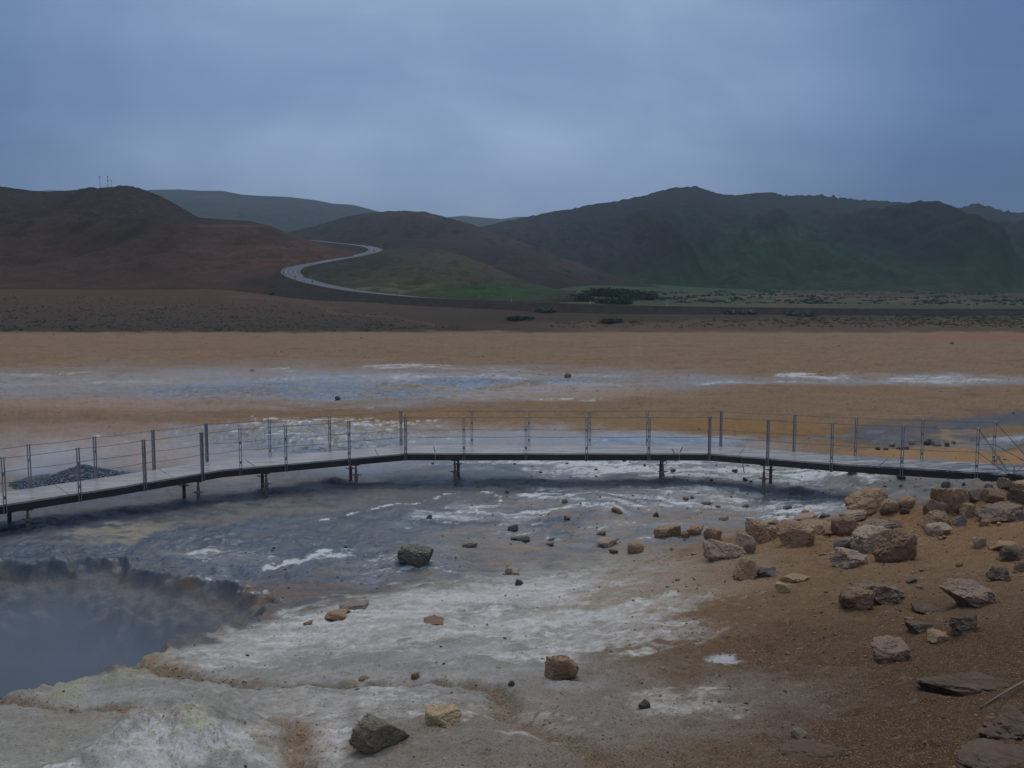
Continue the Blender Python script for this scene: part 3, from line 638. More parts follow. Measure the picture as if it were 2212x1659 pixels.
hill('hill_far', [(-700, 440, 1750), (-400, 425, 1750), (-150, 418, 1750), (60, 414, 1750), (110, 411, 1750), (150, 412, 1750), (200, 417, 1750), (290, 413, 1750), (330, 410, 1750), (390, 409, 1750), (430, 412, 1750), (480, 412, 1750), (520, 420, 1750), (560, 423, 1750), (620, 425, 1740), (680, 432, 1730), (720, 440, 1720), (760, 442, 1700), (800, 452, 1690), (850, 466, 1680), (900, 480, 1680), (960, 494, 1680)],
     [(-700, 520, 1000), (0, 520, 1000), (450, 505, 1000), (700, 512, 1000), (960, 520, 1000)], c_far, rough=.8, pw=1.15, seed=1)
hill('hill_far', [(860, 500, 2050), (920, 480, 2050), (968, 469, 2050), (1000, 466, 2050), (1045, 470, 2050), (1085, 473, 2050), (1120, 468, 2050), (1180, 470, 2050), (1300, 480, 2050), (1500, 490, 2050)],
     [(860, 530, 1200), (1200, 530, 1200), (1500, 540, 1200)], c_far, rough=.6, seed=2)
def jag_right(uu):
    a = noise2(uu / 7, uu * 0 + .5, 77) * 3.2 + noise2(uu / 3.4, uu * 0 + 3.5, 78) * 1.8; b = np.maximum(noise2(uu / 13, uu * 0 + 9, 79), 0) * 7
    gate = .5 + .6 * sstep(.0, .35, noise2(uu / 38, uu * 0 + 6.5, 81)); a = a * (.6 + noise2(uu / 2.1, uu * 0 + 8.5, 82))
    return (a + b) * gate * (sstep(1600, 1640, uu) * (1 - .35 * sstep(1780, 1900, uu))) + (noise2(uu / 10, uu * 0 + 1.5, 80) * 1.6)
def bulge_right(X, Y, Z, t):
    u, v = survey(X.ravel(), Y.ravel(), Z.ravel()); u = u.reshape(X.shape); v = v.reshape(X.shape)
    b = np.zeros(X.shape)
    for u0, v0, u1, v1, w, h in [(1840, 478, 2150, 610, 40, 34), (1500, 420, 1660, 520, 45, 26), (1330, 455, 1480, 590, 45, 26), (2110, 450, 2330, 570, 55, 36), (1640, 430, 1700, 500, 26, 14), (1760, 430, 1800, 480, 24, 14), (1420, 500, 1540, 600, 30, -14), (1600, 470, 1760, 600, 50, -10), (1210, 470, 1330, 560, 40, 9)]:
        d = line_d(u, v * 1.0, [(u0, v0), (u1, v1)]); b += h * np.exp(-(d / w) ** 2)
    return b * sstep(0, .2, t) * (1 - sstep(.42, .68, t))
hill('hill_moss', [(960, 505, 900), (1040, 490, 900), (1080, 481, 890), (1130, 470, 880), (1180, 460, 870), (1240, 450, 860), (1280, 441, 860), (1330, 434, 860), (1390, 423, 860), (1420, 414, 860), (1450, 406, 860), (1480, 404, 860), (1505, 402, 860), (1530, 411, 860), (1560, 420, 870), (1600, 421, 880), (1640, 415, 890), (1670, 416, 890), (1690, 422, 890), (1720, 423, 890), (1780, 422, 900), (1810, 428, 900), (1860, 431, 900), (1880, 433, 900), (1960, 438, 900), (1990, 447, 900), (2030, 444, 900), (2060, 449, 900), (2080, 447, 900), (2110, 439, 900), (2140, 448, 910), (2180, 459, 940), (2212, 458, 960), (2400, 470, 980), (2800, 470, 980)],
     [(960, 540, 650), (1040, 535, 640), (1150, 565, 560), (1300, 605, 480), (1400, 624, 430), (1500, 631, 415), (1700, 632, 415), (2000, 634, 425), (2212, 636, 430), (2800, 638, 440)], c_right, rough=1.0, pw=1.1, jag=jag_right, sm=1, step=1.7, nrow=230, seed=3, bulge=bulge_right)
hill('hill_scree', [(480, 520, 720), (600, 506, 710), (650, 496, 700), (700, 482, 700), (750, 467, 700), (800, 459, 700), (840, 456, 700), (880, 455, 700), (895, 457, 700), (910, 456, 700), (940, 463, 690), (980, 473, 680), (1020, 485, 660), (1060, 500, 640), (1120, 520, 600), (1200, 550, 540), (1280, 580, 480), (1360, 605, 430), (1440, 622, 400), (1510, 632, 390)],
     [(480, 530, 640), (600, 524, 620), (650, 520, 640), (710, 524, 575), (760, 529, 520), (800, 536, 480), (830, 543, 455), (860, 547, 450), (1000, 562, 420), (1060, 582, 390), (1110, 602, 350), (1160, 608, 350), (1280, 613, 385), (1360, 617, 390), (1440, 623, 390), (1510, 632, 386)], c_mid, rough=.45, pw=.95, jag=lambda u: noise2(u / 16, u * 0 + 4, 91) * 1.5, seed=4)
hill('hill_inner', [(640, 589, 318), (660, 575, 340), (720, 564, 367), (780, 553, 398), (815, 543, 428), (860, 537, 440), (900, 536, 440), (940, 537, 430), (1000, 552, 410), (1060, 575, 380), (1110, 598, 340), (1160, 615, 310), (1250, 634, 290)],
     [(640, 597, 308), (660, 606, 298), (700, 617, 284), (780, 631, 264), (880, 643, 250), (1000, 651, 240), (1100, 652, 244), (1200, 645, 258), (1250, 640, 270)], c_front, rough=.5, pw=.95, back=.3, seed=5, sm=2)
hill('hill_red', [(-700, 395, 370), (-300, 388, 380), (-150, 393, 390), (0, 402, 400), (40, 408, 402), (70, 412, 405), (110, 414, 405), (165, 410, 400), (195, 404, 400), (210, 406, 400), (240, 404, 400), (262, 400, 400), (290, 403, 400), (320, 413, 402), (350, 425, 405), (390, 447, 410), (430, 470, 420), (470, 473, 440), (540, 477, 455), (590, 490, 465), (640, 511, 470), (700, 529, 455), (760, 543, 428), (790, 548, 412)],
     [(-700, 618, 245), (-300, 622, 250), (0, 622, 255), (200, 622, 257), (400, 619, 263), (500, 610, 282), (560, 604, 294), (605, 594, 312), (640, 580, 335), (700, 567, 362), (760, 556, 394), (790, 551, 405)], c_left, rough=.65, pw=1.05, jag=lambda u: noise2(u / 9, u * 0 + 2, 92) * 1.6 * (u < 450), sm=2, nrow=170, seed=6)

# ================================================================== ROAD
RP = [(2900, 669, 216), (2450, 669, 216), (2212, 668.5, 216), (2000, 668, 216), (1800, 667, 217), (1600, 664.5, 218.5), (1400, 661, 221), (1200, 655.5, 226), (1000, 647.5, 235), (880, 640, 246), (770, 628.5, 263), (700, 616, 280), (655, 604, 297), (631, 593, 313), (629, 584, 325), (650, 575, 340), (720, 561.5, 371), (775, 551.5, 402), (806, 543.5, 424), (810, 538, 441), (792, 532.5, 462), (755, 527.5, 500), (710, 523, 550), (660, 518.5, 620), (560, 514, 760)]
def catmull(P, k=14):
    P = [Vector(p) for p in P]; out = []
    for i in range(len(P) - 1):
        a, b, c, d = P[max(i - 1, 0)], P[i], P[i + 1], P[min(i + 2, len(P) - 1)]
        for j in range(k):
            t = j / k
            out.append(.5 * ((2 * b) + (c - a) * t + (2 * a - 5 * b + 4 * c - d) * t * t + (3 * b - a - 3 * c + d) * t ** 3))
    return out + [P[-1]]
ROADC = catmull([place(*p) for p in RP])
def road_mats():
    t = NT('wet_asphalt'); co = t.n('TexCoord').outputs['Object']; x = t.n('SeparateColor', {0: t.n('Attribute', attribute_name='Col').outputs['Color']}).outputs[0]
    # x runs 0..1 across the carriageway: polished wet wheel tracks, worn centre
    d = t.math('ABSOLUTE', t.math('SUBTRACT', t.math('FRACT', t.math('MULTIPLY', x, 4)), .5))
    trk = t.ramp(d, .12, .34)
    n = t.noise(co, .35, 4, .6)
    c = t.mixc(trk, (.026, .029, .034, 1), (.04, .043, .048, 1)); c = t.mixc(t.ramp(n, .45, .8, 0, .5), c, (.03, .032, .036, 1))
    ro = t.math('SUBTRACT', .58, t.math('MULTIPLY', trk, .22))
    m1 = t.done(c, ro, t.noise(co, 6, 3), .01, .5, spec=.28)
    t = NT('dark_gravel_bank'); co = t.n('TexCoord').outputs['Object']
    n = t.noise(co, .5, 5, .7); n2 = t.noise(co, 3.5, 3, .7); c = t.mixc(t.ramp(n, .35, .7), (.026, .025, .025, 1), (.05, .041, .035, 1)); c = t.mixc(t.ramp(n, .62, .75, 0, .7), c, (.04, .043, .028, 1)); c = t.mixc(t.ramp(n2, .55, .8, 0, .5), c, (.055, .048, .042, 1))
    return m1, t.done(c, .97, n2, .25, .8, spec=.05)
M_ROAD, M_BANK = road_mats()
def build_road():
    n = len(ROADC); half, sh = 3.7, 1.1
    prof = [-half + i * (2 * half / 16) for i in range(17)]
    V, C = [], []; Vb = []
    for i, p in enumerate(ROADC):
        d = (ROADC[min(i + 1, n - 1)] - ROADC[max(i - 1, 0)]); d.z = 0; d.normalize(); r = Vector((-d.y, d.x, 0))
        for a in prof:
            V.append(p + r * a + Vector((0, 0, .06 - .02 * abs(a) / half))); C.append((a / (2 * half) + .5, 0, 0))
        for a, dz in ((-half - sh - 19, -9.2), (-half - sh, -.12), (-half, .005), (half, .005), (half + sh, -.12), (half + sh + 14, -9.6)):
            q = p + r * a
            Vb.append(q + Vector((0, 0, dz)))
    k = len(prof); idx = np.arange(n * k).reshape(n, k)
    f = np.stack([idx[:-1, :-1], idx[1:, :-1], idx[1:, 1:], idx[:-1, 1:]], -1).reshape(-1, 4)
    tag(mesh_np('road', np.array([tuple(v) for v in V]), f, M_ROAD, attrs={'Col': np.array(C)}), kind='structure')
    k = 6; idx = np.arange(n * k).reshape(n, k)
    f = np.stack([idx[:-1, :-1], idx[1:, :-1], idx[1:, 1:], idx[:-1, 1:]], -1).reshape(-1, 4)
    o = mesh_np('road_embankment', np.array([tuple(v) for v in Vb]), f, M_BANK); tag(o, kind='structure')
build_road()

# ================================================================== SKY, SUN, AIR
SUN_EL, SUN_AZ = R(64), R(12)           # light comes from high up behind the hills, wrapped in cloud
w = bpy.data.worlds.new('World'); scn.world = w; w.use_nodes = True
nt = w.node_tree; nt.nodes.clear()
def wn(typ, ins=None, **kw):
    nd = nt.nodes.new('ShaderNode' + typ)
    for k, v in kw.items(): setattr(nd, k, v)
    for k, v in (ins or {}).items():
        if isinstance(v, bpy.types.NodeSocket): nt.links.new(v, nd.inputs[k])
        else: nd.inputs[k].default_value = v
    return nd
def wmix(f, a, b, mode='MIX'):
    nd = wn('Mix', data_type='RGBA', blend_type=mode)
    for i, v in ((0, f), (6, a), (7, b)):
        if isinstance(v, bpy.types.NodeSocket): nt.links.new(v, nd.inputs[i])
        else: nd.inputs[i].default_value = v
    return nd.outputs[2]
sky = wn('TexSky', sky_type='NISHITA', sun_disc=False, sun_elevation=SUN_EL, sun_rotation=SUN_AZ, altitude=300, dust_density=2.0, ozone_density=2.5)
bgs = wn('Background', {0: sky.outputs[0], 1: .05})
tc = wn('TexCoord').outputs['Generated']
sep = wn('SeparateXYZ', {0: tc})
el = sep.outputs[2]
# overcast: a cloud deck seen in direction; stretched towards the horizon
zz = wn('Math', {0: el, 1: .16}, operation='ADD').outputs[0]
px = wn('Math', {0: sep.outputs[0], 1: zz}, operation='DIVIDE').outputs[0]; py = wn('Math', {0: sep.outputs[1], 1: zz}, operation='DIVIDE').outputs[0]
pv = wn('CombineXYZ', {0: px, 1: py, 2: 0.0}).outputs[0]
n1 = wn('TexNoise', {'Vector': pv, 'Scale': .42, 'Detail': 5.0, 'Roughness': .5, 'Distortion': .5}).outputs['Fac']
mp = wn('Mapping', {0: pv, 1: (3.7, 1.2, 0), 2: (0, 0, .5), 3: (.35, .9, 1)})
n3 = wn('TexNoise', {'Vector': wn('Mapping', {0: tc, 1: (1.7, .6, .2), 3: (1, 1, 1.5)}).outputs[0], 'Scale': 4.2, 'Detail': 6.0, 'Roughness': .52, 'Distortion': .6}).outputs['Fac']
n2 = wn('TexNoise', {'Vector': mp.outputs[0], 'Scale': .9, 'Detail': 6.0, 'Roughness': .55, 'Distortion': .3}).outputs['Fac']
def wr(f, a, b, lo=0.0, hi=1.0):
    return wn('MapRange', {0: f, 1: a, 2: b, 3: lo, 4: hi}, interpolation_type='SMOOTHSTEP').outputs[0]
# colour of the deck by elevation (sky is brighter and whiter overhead)
c_h = wmix(wr(el, .0, .26), (.185, .258, .425, 1), (.235, .36, .61, 1))
c_z = wmix(wr(el, .30, .95), c_h, (.56, .60, .63, 1))
# brighter thin patch straight ahead-left, heavier cloud to the right and far left
dv = wn('VectorMath', {0: tc, 1: (-.08, .955, .285)}, operation='DOT_PRODUCT').outputs['Value']
br = wr(dv, .83, .995)
c1 = wmix(br, wmix(1.0, c_z, (.42, .52, .66, 1), 'MULTIPLY'), wmix(1.0, c_z, (1.40, 1.28, 1.14, 1), 'MULTIPLY'))
up = wr(el, .35, .6); c1 = wmix(up, c1, c_z)
cl = wr(n1, .30, .72); c2 = wmix(cl, wmix(1.0, c1, (.76, .80, .86, 1), 'MULTIPLY'), wmix(1.0, c1, (1.18, 1.14, 1.09, 1), 'MULTIPLY'))
c3 = wmix(wr(n2, .35, .7), wmix(1.0, c2, (.86, .88, .92, 1), 'MULTIPLY'), wmix(1.0, c2, (1.12, 1.10, 1.06, 1), 'MULTIPLY'))
c3 = wmix(wr(n3, .34, .68), wmix(1.0, c3, (.89, .91, .94, 1), 'MULTIPLY'), wmix(1.0, c3, (1.09, 1.08, 1.06, 1), 'MULTIPLY'))
c3 = wmix(wr(el, -.02, .0), (.05, .045, .04, 1), c3)
bgc = wn('Background', {0: c3, 1: .9})
mx = wn('MixShader', {0: .92, 1: bgs.outputs[0], 2: bgc.outputs[0]})
nt.links.new(mx.outputs[0], wn('OutputWorld').inputs[0])
sd = bpy.data.lights.new('sun', 'SUN'); sd.energy = 1.15; sd.angle = R(45); sd.color = (1, .95, .88)
so = bpy.data.objects.new('sun', sd); COL.objects.link(so)
so.rotation_euler = (R(90) - SUN_EL, 0, -SUN_AZ + R(180)); 
d = Vector((math.sin(SUN_AZ) * math.cos(SUN_EL), math.cos(SUN_AZ) * math.cos(SUN_EL), math.sin(SUN_EL)))
so.rotation_euler = d.to_track_quat('Z', 'Y').to_euler()

HAZE = .00021
def vol_mat(name, density, color, aniso=.2):
    t = NT(name); v = t.n('VolumePrincipled', {'Color': color, 'Density': density, 'Anisotropy': aniso})
    t.t.links.new(v.outputs[0], t.out.inputs[1]); return t.m
if HAZE > 0:
    hz = MB().box((0, 1180, 145), (5600, 2960, 310)).build('haze', vol_mat('pale_air', HAZE, (.66, .86, 1.0, 1)))
    hz.location.z = 0
    tag(hz, kind='stuff')
def steam(name, loc, size, dens, label, seed, col=(.9, .94, 1, 1), nscale=1.2, lo=.38, hi=.75, flat=False, rot=0):
    t = NT('steam_' + str(seed)); tcn = t.n('TexCoord'); co = tcn.outputs['Object']
    ln = t.n('VectorMath', {0: co}, operation='LENGTH').outputs['Value']
    edge = t.ramp(ln, .25, 1.0, 1.0, 0.0)
    nz = t.n('TexNoise', {'Vector': t.n('Mapping', {0: co, 1: (seed * 3.1, 0, 0), 3: (1, 1, .7)}).outputs[0], 'Scale': nscale * 2, 'Detail': 4.0, 'Roughness': .55, 'Distortion': .4}).outputs['Fac']
    d = t.math('MULTIPLY', t.math('MULTIPLY', edge, t.ramp(nz, lo, hi)), dens)
    v = t.n('VolumePrincipled', {'Color': col, 'Density': d, 'Anisotropy': .1})
    t.t.links.new(v.outputs[0], t.out.inputs[1])
    bm = bmesh.new(); bmesh.ops.create_icosphere(bm, subdivisions=3, radius=1.0)
    mb = MB(); mb.bm.free(); mb.bm = bm
    o = mb.build(name, t.m, smooth=True); o.location = loc; o.scale = size; o.rotation_euler = (0, 0, rot)
    tag(o, label, 'steam', 'steam drifting off the hot ground', 'stuff'); return o
# ================================================================== BOARDWALK
def metal(name, col, rough, rust=0.0, scale=18, spec=.5, met=.0):
    t = NT(name); co = t.n('TexCoord').outputs['Object']; n = t.noise(co, scale, 5, .65); n2 = t.noise(co, scale * .22, 4, .6)
    k = t.math('MULTIPLY_ADD', t.math('SUBTRACT', n, .5), .6); t.put(k.node.inputs[2], 1.0)
    c = t.mixc(1, tuple(col) + (1,), t.n('CombineColor', {0: k, 1: k, 2: k}).outputs[0], 'MULTIPLY')
    if rust: c = t.mixc(t.ramp(n2, .62 - rust * .3, .75, 0, .85), c, (.11, .06, .04, 1))
    ro = t.math('ADD', rough, t.math('MULTIPLY', t.math('SUBTRACT', n2, .5), .3), True)
    return t.done(c, ro, n, .004, .5, metal=met, spec=spec)
M_GALV = metal('weathered_galvanised_steel', (.30, .30, .31), .5, .18, met=.35)
M_BEAM = metal('dark_channel_steel', (.032, .034, .032), .6, .25, 9)
M_JACK = metal('stained_jack_steel', (.20, .17, .15), .7, .75, 14)
M_CABLE = metal('steel_cable', (.15, .145, .15), .5, .1, 40)
M_CLAMP = metal('bright_fittings', (.33, .34, .36), .35, .05, 30, met=.5)
def deck_mat():
    t = NT('wet_deck_plate'); tcn = t.n('TexCoord'); co = tcn.outputs['Object']
    mp = t.n('Mapping', {0: co, 3: (.8, 3.2, 1)}).outputs[0]
    n = t.noise(mp, 1.2, 6, .6); n2 = t.noise(co, 6, 5, .65); n3 = t.noise(co, 45, 3, .6); big = t.noise(co, .35, 3, .5)
    c = t.mixc(t.ramp(n, .3, .72), (.33, .295, .265, 1), (.47, .435, .40, 1)); c = t.mixc(t.ramp(n2, .55, .8, 0, .6), c, (.14, .115, .095, 1))
    xx = t.n('SeparateXYZ', {0: co}).outputs[0]
    tread = t.math('MULTIPLY', t.ramp(t.noise(mp, 2.2, 5, .65), .44, .56), t.ramp(xx, 6.5, 11.5, 0, .85))
    c = t.mixc(tread, c, (.055, .05, .05, 1))
    ro = t.ramp(n, .3, .75, .12, .34)
    return t.done(c, ro, t.math('ADD', n3, t.math('MULTIPLY', n2, .6)), .0035, .6, spec=.4)
M_DECK = deck_mat()

WALK_W = 1.5
def deck_z(u): return float(np.interp(u, [-300, 0, 521, 877, 1480, 1660, 2212, 2600], [.64, .70, .86, .97, .98, 1.03, 1.20, 1.31]))
def deck_pt(u, v): z = deck_z(u); return Vector(place(u, v, (z - ZC) / float(slope(v))))
NEARE = [deck_pt(u, v) for u, v in [(-330, 1139), (0, 1091), (250, 1052.5), (480, 1014.5), (877, 979), (1532, 979.5), (1790, 1000), (2212, 1026), (2560, 1048)]]
def tang(i):
    P = NEARE; d = Vector((0, 0, 0))
    if i > 0: d += (P[i] - P[i - 1]).xy.normalized().to_3d()
    if i < len(P) - 1: d += (P[i + 1] - P[i]).xy.normalized().to_3d()
    return d.normalized()
def across(i):
    t_ = tang(i); nrm = Vector((-t_.y, t_.x, 0))
    if 0 < i < len(NEARE) - 1:
        d = (NEARE[i] - NEARE[i - 1]).xy.normalized(); nrm = nrm / max(.8, nrm.xy.dot(Vector((-d.y, d.x))))
    return nrm
ACR = [across(i) for i in range(len(NEARE))]
def walk(u, far=False):
    """point on the near (far) deck edge seen at measured column u -> (param, point, tangent, outward-across)"""
    best = None
    for i in range(len(NEARE) - 1):
        for k in range(200):
            t = (k + .5) / 200; p = NEARE[i].lerp(NEARE[i + 1], t); a = ACR[i].lerp(ACR[i + 1], t)
            q = p + a * WALK_W if far else p
            uu, vv = survey(q.x, q.y, q.z)
            e = abs(float(uu) - u)
            if best is None or e < best[0]: best = (e, i + t, q, (NEARE[i + 1] - NEARE[i]).normalized(), a.normalized())
    return best[1:]
def at_param(s, off=0.0, dz=0.0):
    i = min(int(s), len(NEARE) - 2); t = s - i
    p = NEARE[i].lerp(NEARE[i + 1], t); a = ACR[i].lerp(ACR[i + 1], t)
    return p + a * off + Vector((0, 0, dz))
BW = empty('boardwalk', (0, 22, 0))
tag(BW, 'long bent metal boardwalk with cable railings on screw jack legs above the grey mud', 'boardwalk')
bpy.context.view_layer.update()
def under(o):
    o.parent = BW; o.matrix_parent_inverse = Matrix.Translation(BW.location).inverted(); return o
def strip(ss, o0, o1, z0, z1):
    """a solid bar along the walk between params, between two offsets and heights"""
    mb = MB(); rings = []
    for s in ss: rings.append([mb.bm.verts.new(at_param(s, o, z)) for o, z in ((o0, z0), (o1, z0), (o1, z1), (o0, z1))])
    for a, b in zip(rings[:-1], rings[1:]):
        for k in range(4): mb.bm.faces.new((a[k], a[(k + 1) % 4], b[(k + 1) % 4], b[k]))
    mb.bm.faces.new(rings[0][::-1]); mb.bm.faces.new(rings[-1])
    return mb
def span(s0, s1):
    return sorted({s0, s1} | {float(i) for i in range(math.ceil(s0 + 1e-6), math.ceil(s1 - 1e-6))})
joints = [0.0] + [walk(u)[0] for u in (150, 375, 551, 817, 939, 1467, 1595, 1900, 2190)] + [len(NEARE) - 1.0]
for s0, s1 in zip(joints[:-1], joints[1:]):
    ln = (at_param(s1) - at_param(s0)).length; e = .009 * (s1 - s0) / ln
    o = under(strip(span(s0 + e, s1 - e), .0, WALK_W, -.045, 0).build('deck_panel', M_DECK))
    b = strip(span(s0 + e * .3, s1 - e * .3), .004, .07, -.215, -.048)
    # lips of the channel
    for s in (s0 + e, s1 - e):
        pass
    under(b.build('side_beam', M_BEAM)); under(strip(span(s0 + e * .3, s1 - e * .3), WALK_W - .07, WALK_W - .004, -.215, -.048).build('side_beam', M_BEAM))
    ln = (at_param(s1) - at_param(s0)).length
    for k in range(max(1, int(ln / 2.2))):
        s = s0 + (s1 - s0) * (k + .5) / max(1, int(ln / 2.2))
        a = at_param(s, .072, -.13); c = at_param(s, WALK_W - .072, -.13)
        under(MB().tube([a, c], .045, 6).build('cross_beam', M_BEAM))
# joint plates under the near beam
for s in joints[1:-1]:
    for ds in (-.07, .07):
        mb = MB()
        p = at_param(s, -.006, -.13) + (at_param(s + .01) - at_param(s - .01)).normalized() * ds; d = (at_param(s + .01) - at_param(s - .01)).normalized(); rot = math.atan2(d.y, d.x)
        mb.box((0, 0, 0), (.05, .02, .16), Matrix.Translation(p) @ Matrix.Rotation(rot, 4, 'Z'), .004)
        under(mb.build('joint_plate', M_BEAM))

def post_mesh():
    mb = MB()
    for sx in (-1, 1):
        mb.box((sx * .026, 0, .44), (.015, .09, 1.32), None, .002)
    for z in (.16, .70): mb.box((0, 0, z), (.036, .07, .075), None, .002)
    return mb
def cap_mesh():
    mb = MB()
    for sx in (-1, 1): mb.box((sx * .03, 0, 1.085), (.026, .072, .035), None, .004)
    mb.tube([(-.045, 0, 1.075), (.045, 0, 1.075)], .011, 8)
    return mb
def foot_mesh():
    mb = MB(); mb.box((0, .045, -.14), (.13, .03, .11), None, .004); mb.box((0, .03, -.185), (.045, .075, .012)); return mb
P0 = post_mesh().build('railing_post', M_GALV); C0 = cap_mesh().build('cable_clamp', M_CLAMP); F0 = foot_mesh().build('post_bracket', M_BEAM)
nearU = [-170, 10.5, 172, 312, 437, 519, 618, 754, 877, 1003, 1135, 1268, 1402, 1532.5, 1659, 1797, 1949, 2110]
farU = [-95, 66, 208, 334, 448, 584, 713, 866, 1020, 1143, 1272, 1397, 1557, 1714, 1848, 1991, 2146]
tops = {0: [], 1: []}; first = True
for far_, us in ((False, nearU), (True, farU)):
    for u in us:
        # posts are measured at their foot, standing just outside the beam
        s, q, t_, a = walk(u + (0 if far_ else 0), far_)
        off = WALK_W + .036 if far_ else -.036
        p = at_param(s, off); rz = math.atan2(t_.y, t_.x)
        if far_: rz += math.pi
        if first: po, ca, fo = P0, C0, F0; first = False
        else:
            po, ca, fo = P0.copy(), C0.copy(), F0.copy()
            for o in (po, ca, fo): COL.objects.link(o)
        M = Matrix.Translation(p) @ Matrix.Rotation(rz, 4, 'Z')
        po.parent = BW; po.matrix_parent_inverse = Matrix(); po.matrix_local = Matrix.Translation(-BW.location) @ M
        for o in (ca, fo): o.parent = po; o.matrix_parent_inverse = Matrix(); o.matrix_local = Matrix()
        tops[int(far_)].append(p)
def sag(pts, h, drop=.02):
    out = []
    for a, b in zip(pts[:-1], pts[1:]):
        for k in range(6):
            t = k / 6; q = a.lerp(b, t); out.append(q + Vector((0, 0, h - drop * 4 * t * (1 - t))))
    return out + [pts[-1] + Vector((0, 0, h))]
END = walk(2184)[0]
ENDF = walk(2240, True)[0]
for side in (0, 1):
    for h in (1.075, .50):
        pts = sag(tops[side], h)
        e = at_param(END, .02, -.06) if side == 0 else at_param(ENDF, WALK_W - .02, -.04)
        under(MB().tube(pts, .0065, 5).build('railing_cable', M_CABLE))
        a = pts[-1]; mid = a.lerp(e, .56); m2 = a.lerp(e, .74)
        under(MB().tube([a, mid], .0085, 5).build('anchor_cable', M_CABLE)); under(MB().tube([mid, mid.lerp(m2, .2), m2], .016, 6, radii=[.010, .021, .021]).build('turnbuckle', M_GALV)); under(MB().tube([m2, e], .013, 6).build('anchor_rod', M_CLAMP))
# the anchor rods of the next railing start at the same plate
a = at_param(END, .02, -.06); under(MB().tube([a, at_param(END + .14, .0, .55)], .011, 6).build('anchor_rod', M_CLAMP))
p = at_param(END, .0, -.06); d = tang(7); under(MB().box((0, 0, 0), (.16, .05, .14), Matrix.Translation(p) @ Matrix.Rotation(math.atan2(d.y, d.x), 4, 'Z'), .006).build('anchor_plate', M_BEAM))

def leg_set(x, y, ztop):
    zg = H1(x, y, False) - .12; h = ztop - zg
    mb = MB(); mb.tube([(0, 0, 0), (0, 0, h * .56)], .047, 12)
    leg = mb.build('support_leg', M_JACK, smooth=False)
    mb = MB(); mb.tube([(0, 0, h * .56), (0, 0, h * .575), (0, 0, h * .60), (0, 0, h * .62)], .1, 12, radii=[.05, .105, .095, .045]); mb.tube([(-.15, 0, h * .59), (.15, 0, h * .59)], .014, 6); mb.tube([(0, 0, h * .62), (0, 0, h * .78)], .036, 10); col_ = mb.build('jack_collar', M_JACK, leg)
    rod = MB().tube([(0, 0, h * .78), (0, 0, h - .035)], .024, 10).build('jack_rod', M_JACK, leg)
    hd = MB().box((0, 0, h - .018), (.2, .12, .034), None, .004).build('head_plate', M_JACK, leg)
    for o in (col_, rod, hd): o.rotation_euler = (0, 0, 0)
    leg.location = (x, y, zg); under(leg)
for un, uf in [(430, 397), (577, 567), (770, 757), (983, 989), (1432, 1428), (1649, 1665), (60, 20), (2140, 2150)]:
    s = walk(un)[0]; p = at_param(s, .14, -.215); leg_set(p.x, p.y, p.z)
    uu = np.linspace(s - .25, s + .25, 120); best = min(uu, key=lambda q: abs(float(survey(*at_param(q, WALK_W - .14, -.6))[0]) - uf))
    p = at_param(best, WALK_W - .14, -.215); leg_set(p.x, p.y, p.z)
# loose reinforcing rods poking through two of the joints
s = walk(1466)[0]
for ss, o0, z0, o1, z1 in ((walk(1465)[0], -.02, -.18, .12, .12), (walk(1608)[0], .1, -.5, -.02, -.1)):
    under(MB().tube([at_param(ss, o0, z0), at_param(ss - .02, o1, z1)], .014, 6).build('loose_rod', M_JACK))
# ribbon on the railing wire
t = NT('faded_pink_ribbon'); M_RIB = t.done((.50, .33, .30, 1), .8)
c = tops[0][-1] + Vector((0, 0, 1.075)); e = at_param(END, .02, -.06); q = c.lerp(e, .60)
pts = [q + Vector((-.05 * k, -.01 * math.sin(k), .02 - .035 * k)) for k in range(4)]
rb = MB(); q0 = Vector((0, 0, 0))
L_ = [Vector((.03, 0, -.03)), Vector((-.01, -.015, .045)), Vector((-.045, -.02, .02)), Vector((-.055, -.02, -.07)), Vector((-.07, -.03, -.16))]
for a, b in zip(L_[:-1], L_[1:]):
    rb.quad(a, b, b + Vector((.035, .006, 0)), a + Vector((.035, .006, 0)))
r_ = rb.build('ribbon', M_RIB); md = r_.modifiers.new('thick', 'SOLIDIFY'); md.thickness = .006; r_.location = q
tag(r_, 'faded pink ribbon tied to the slanting railing cable', 'ribbon')
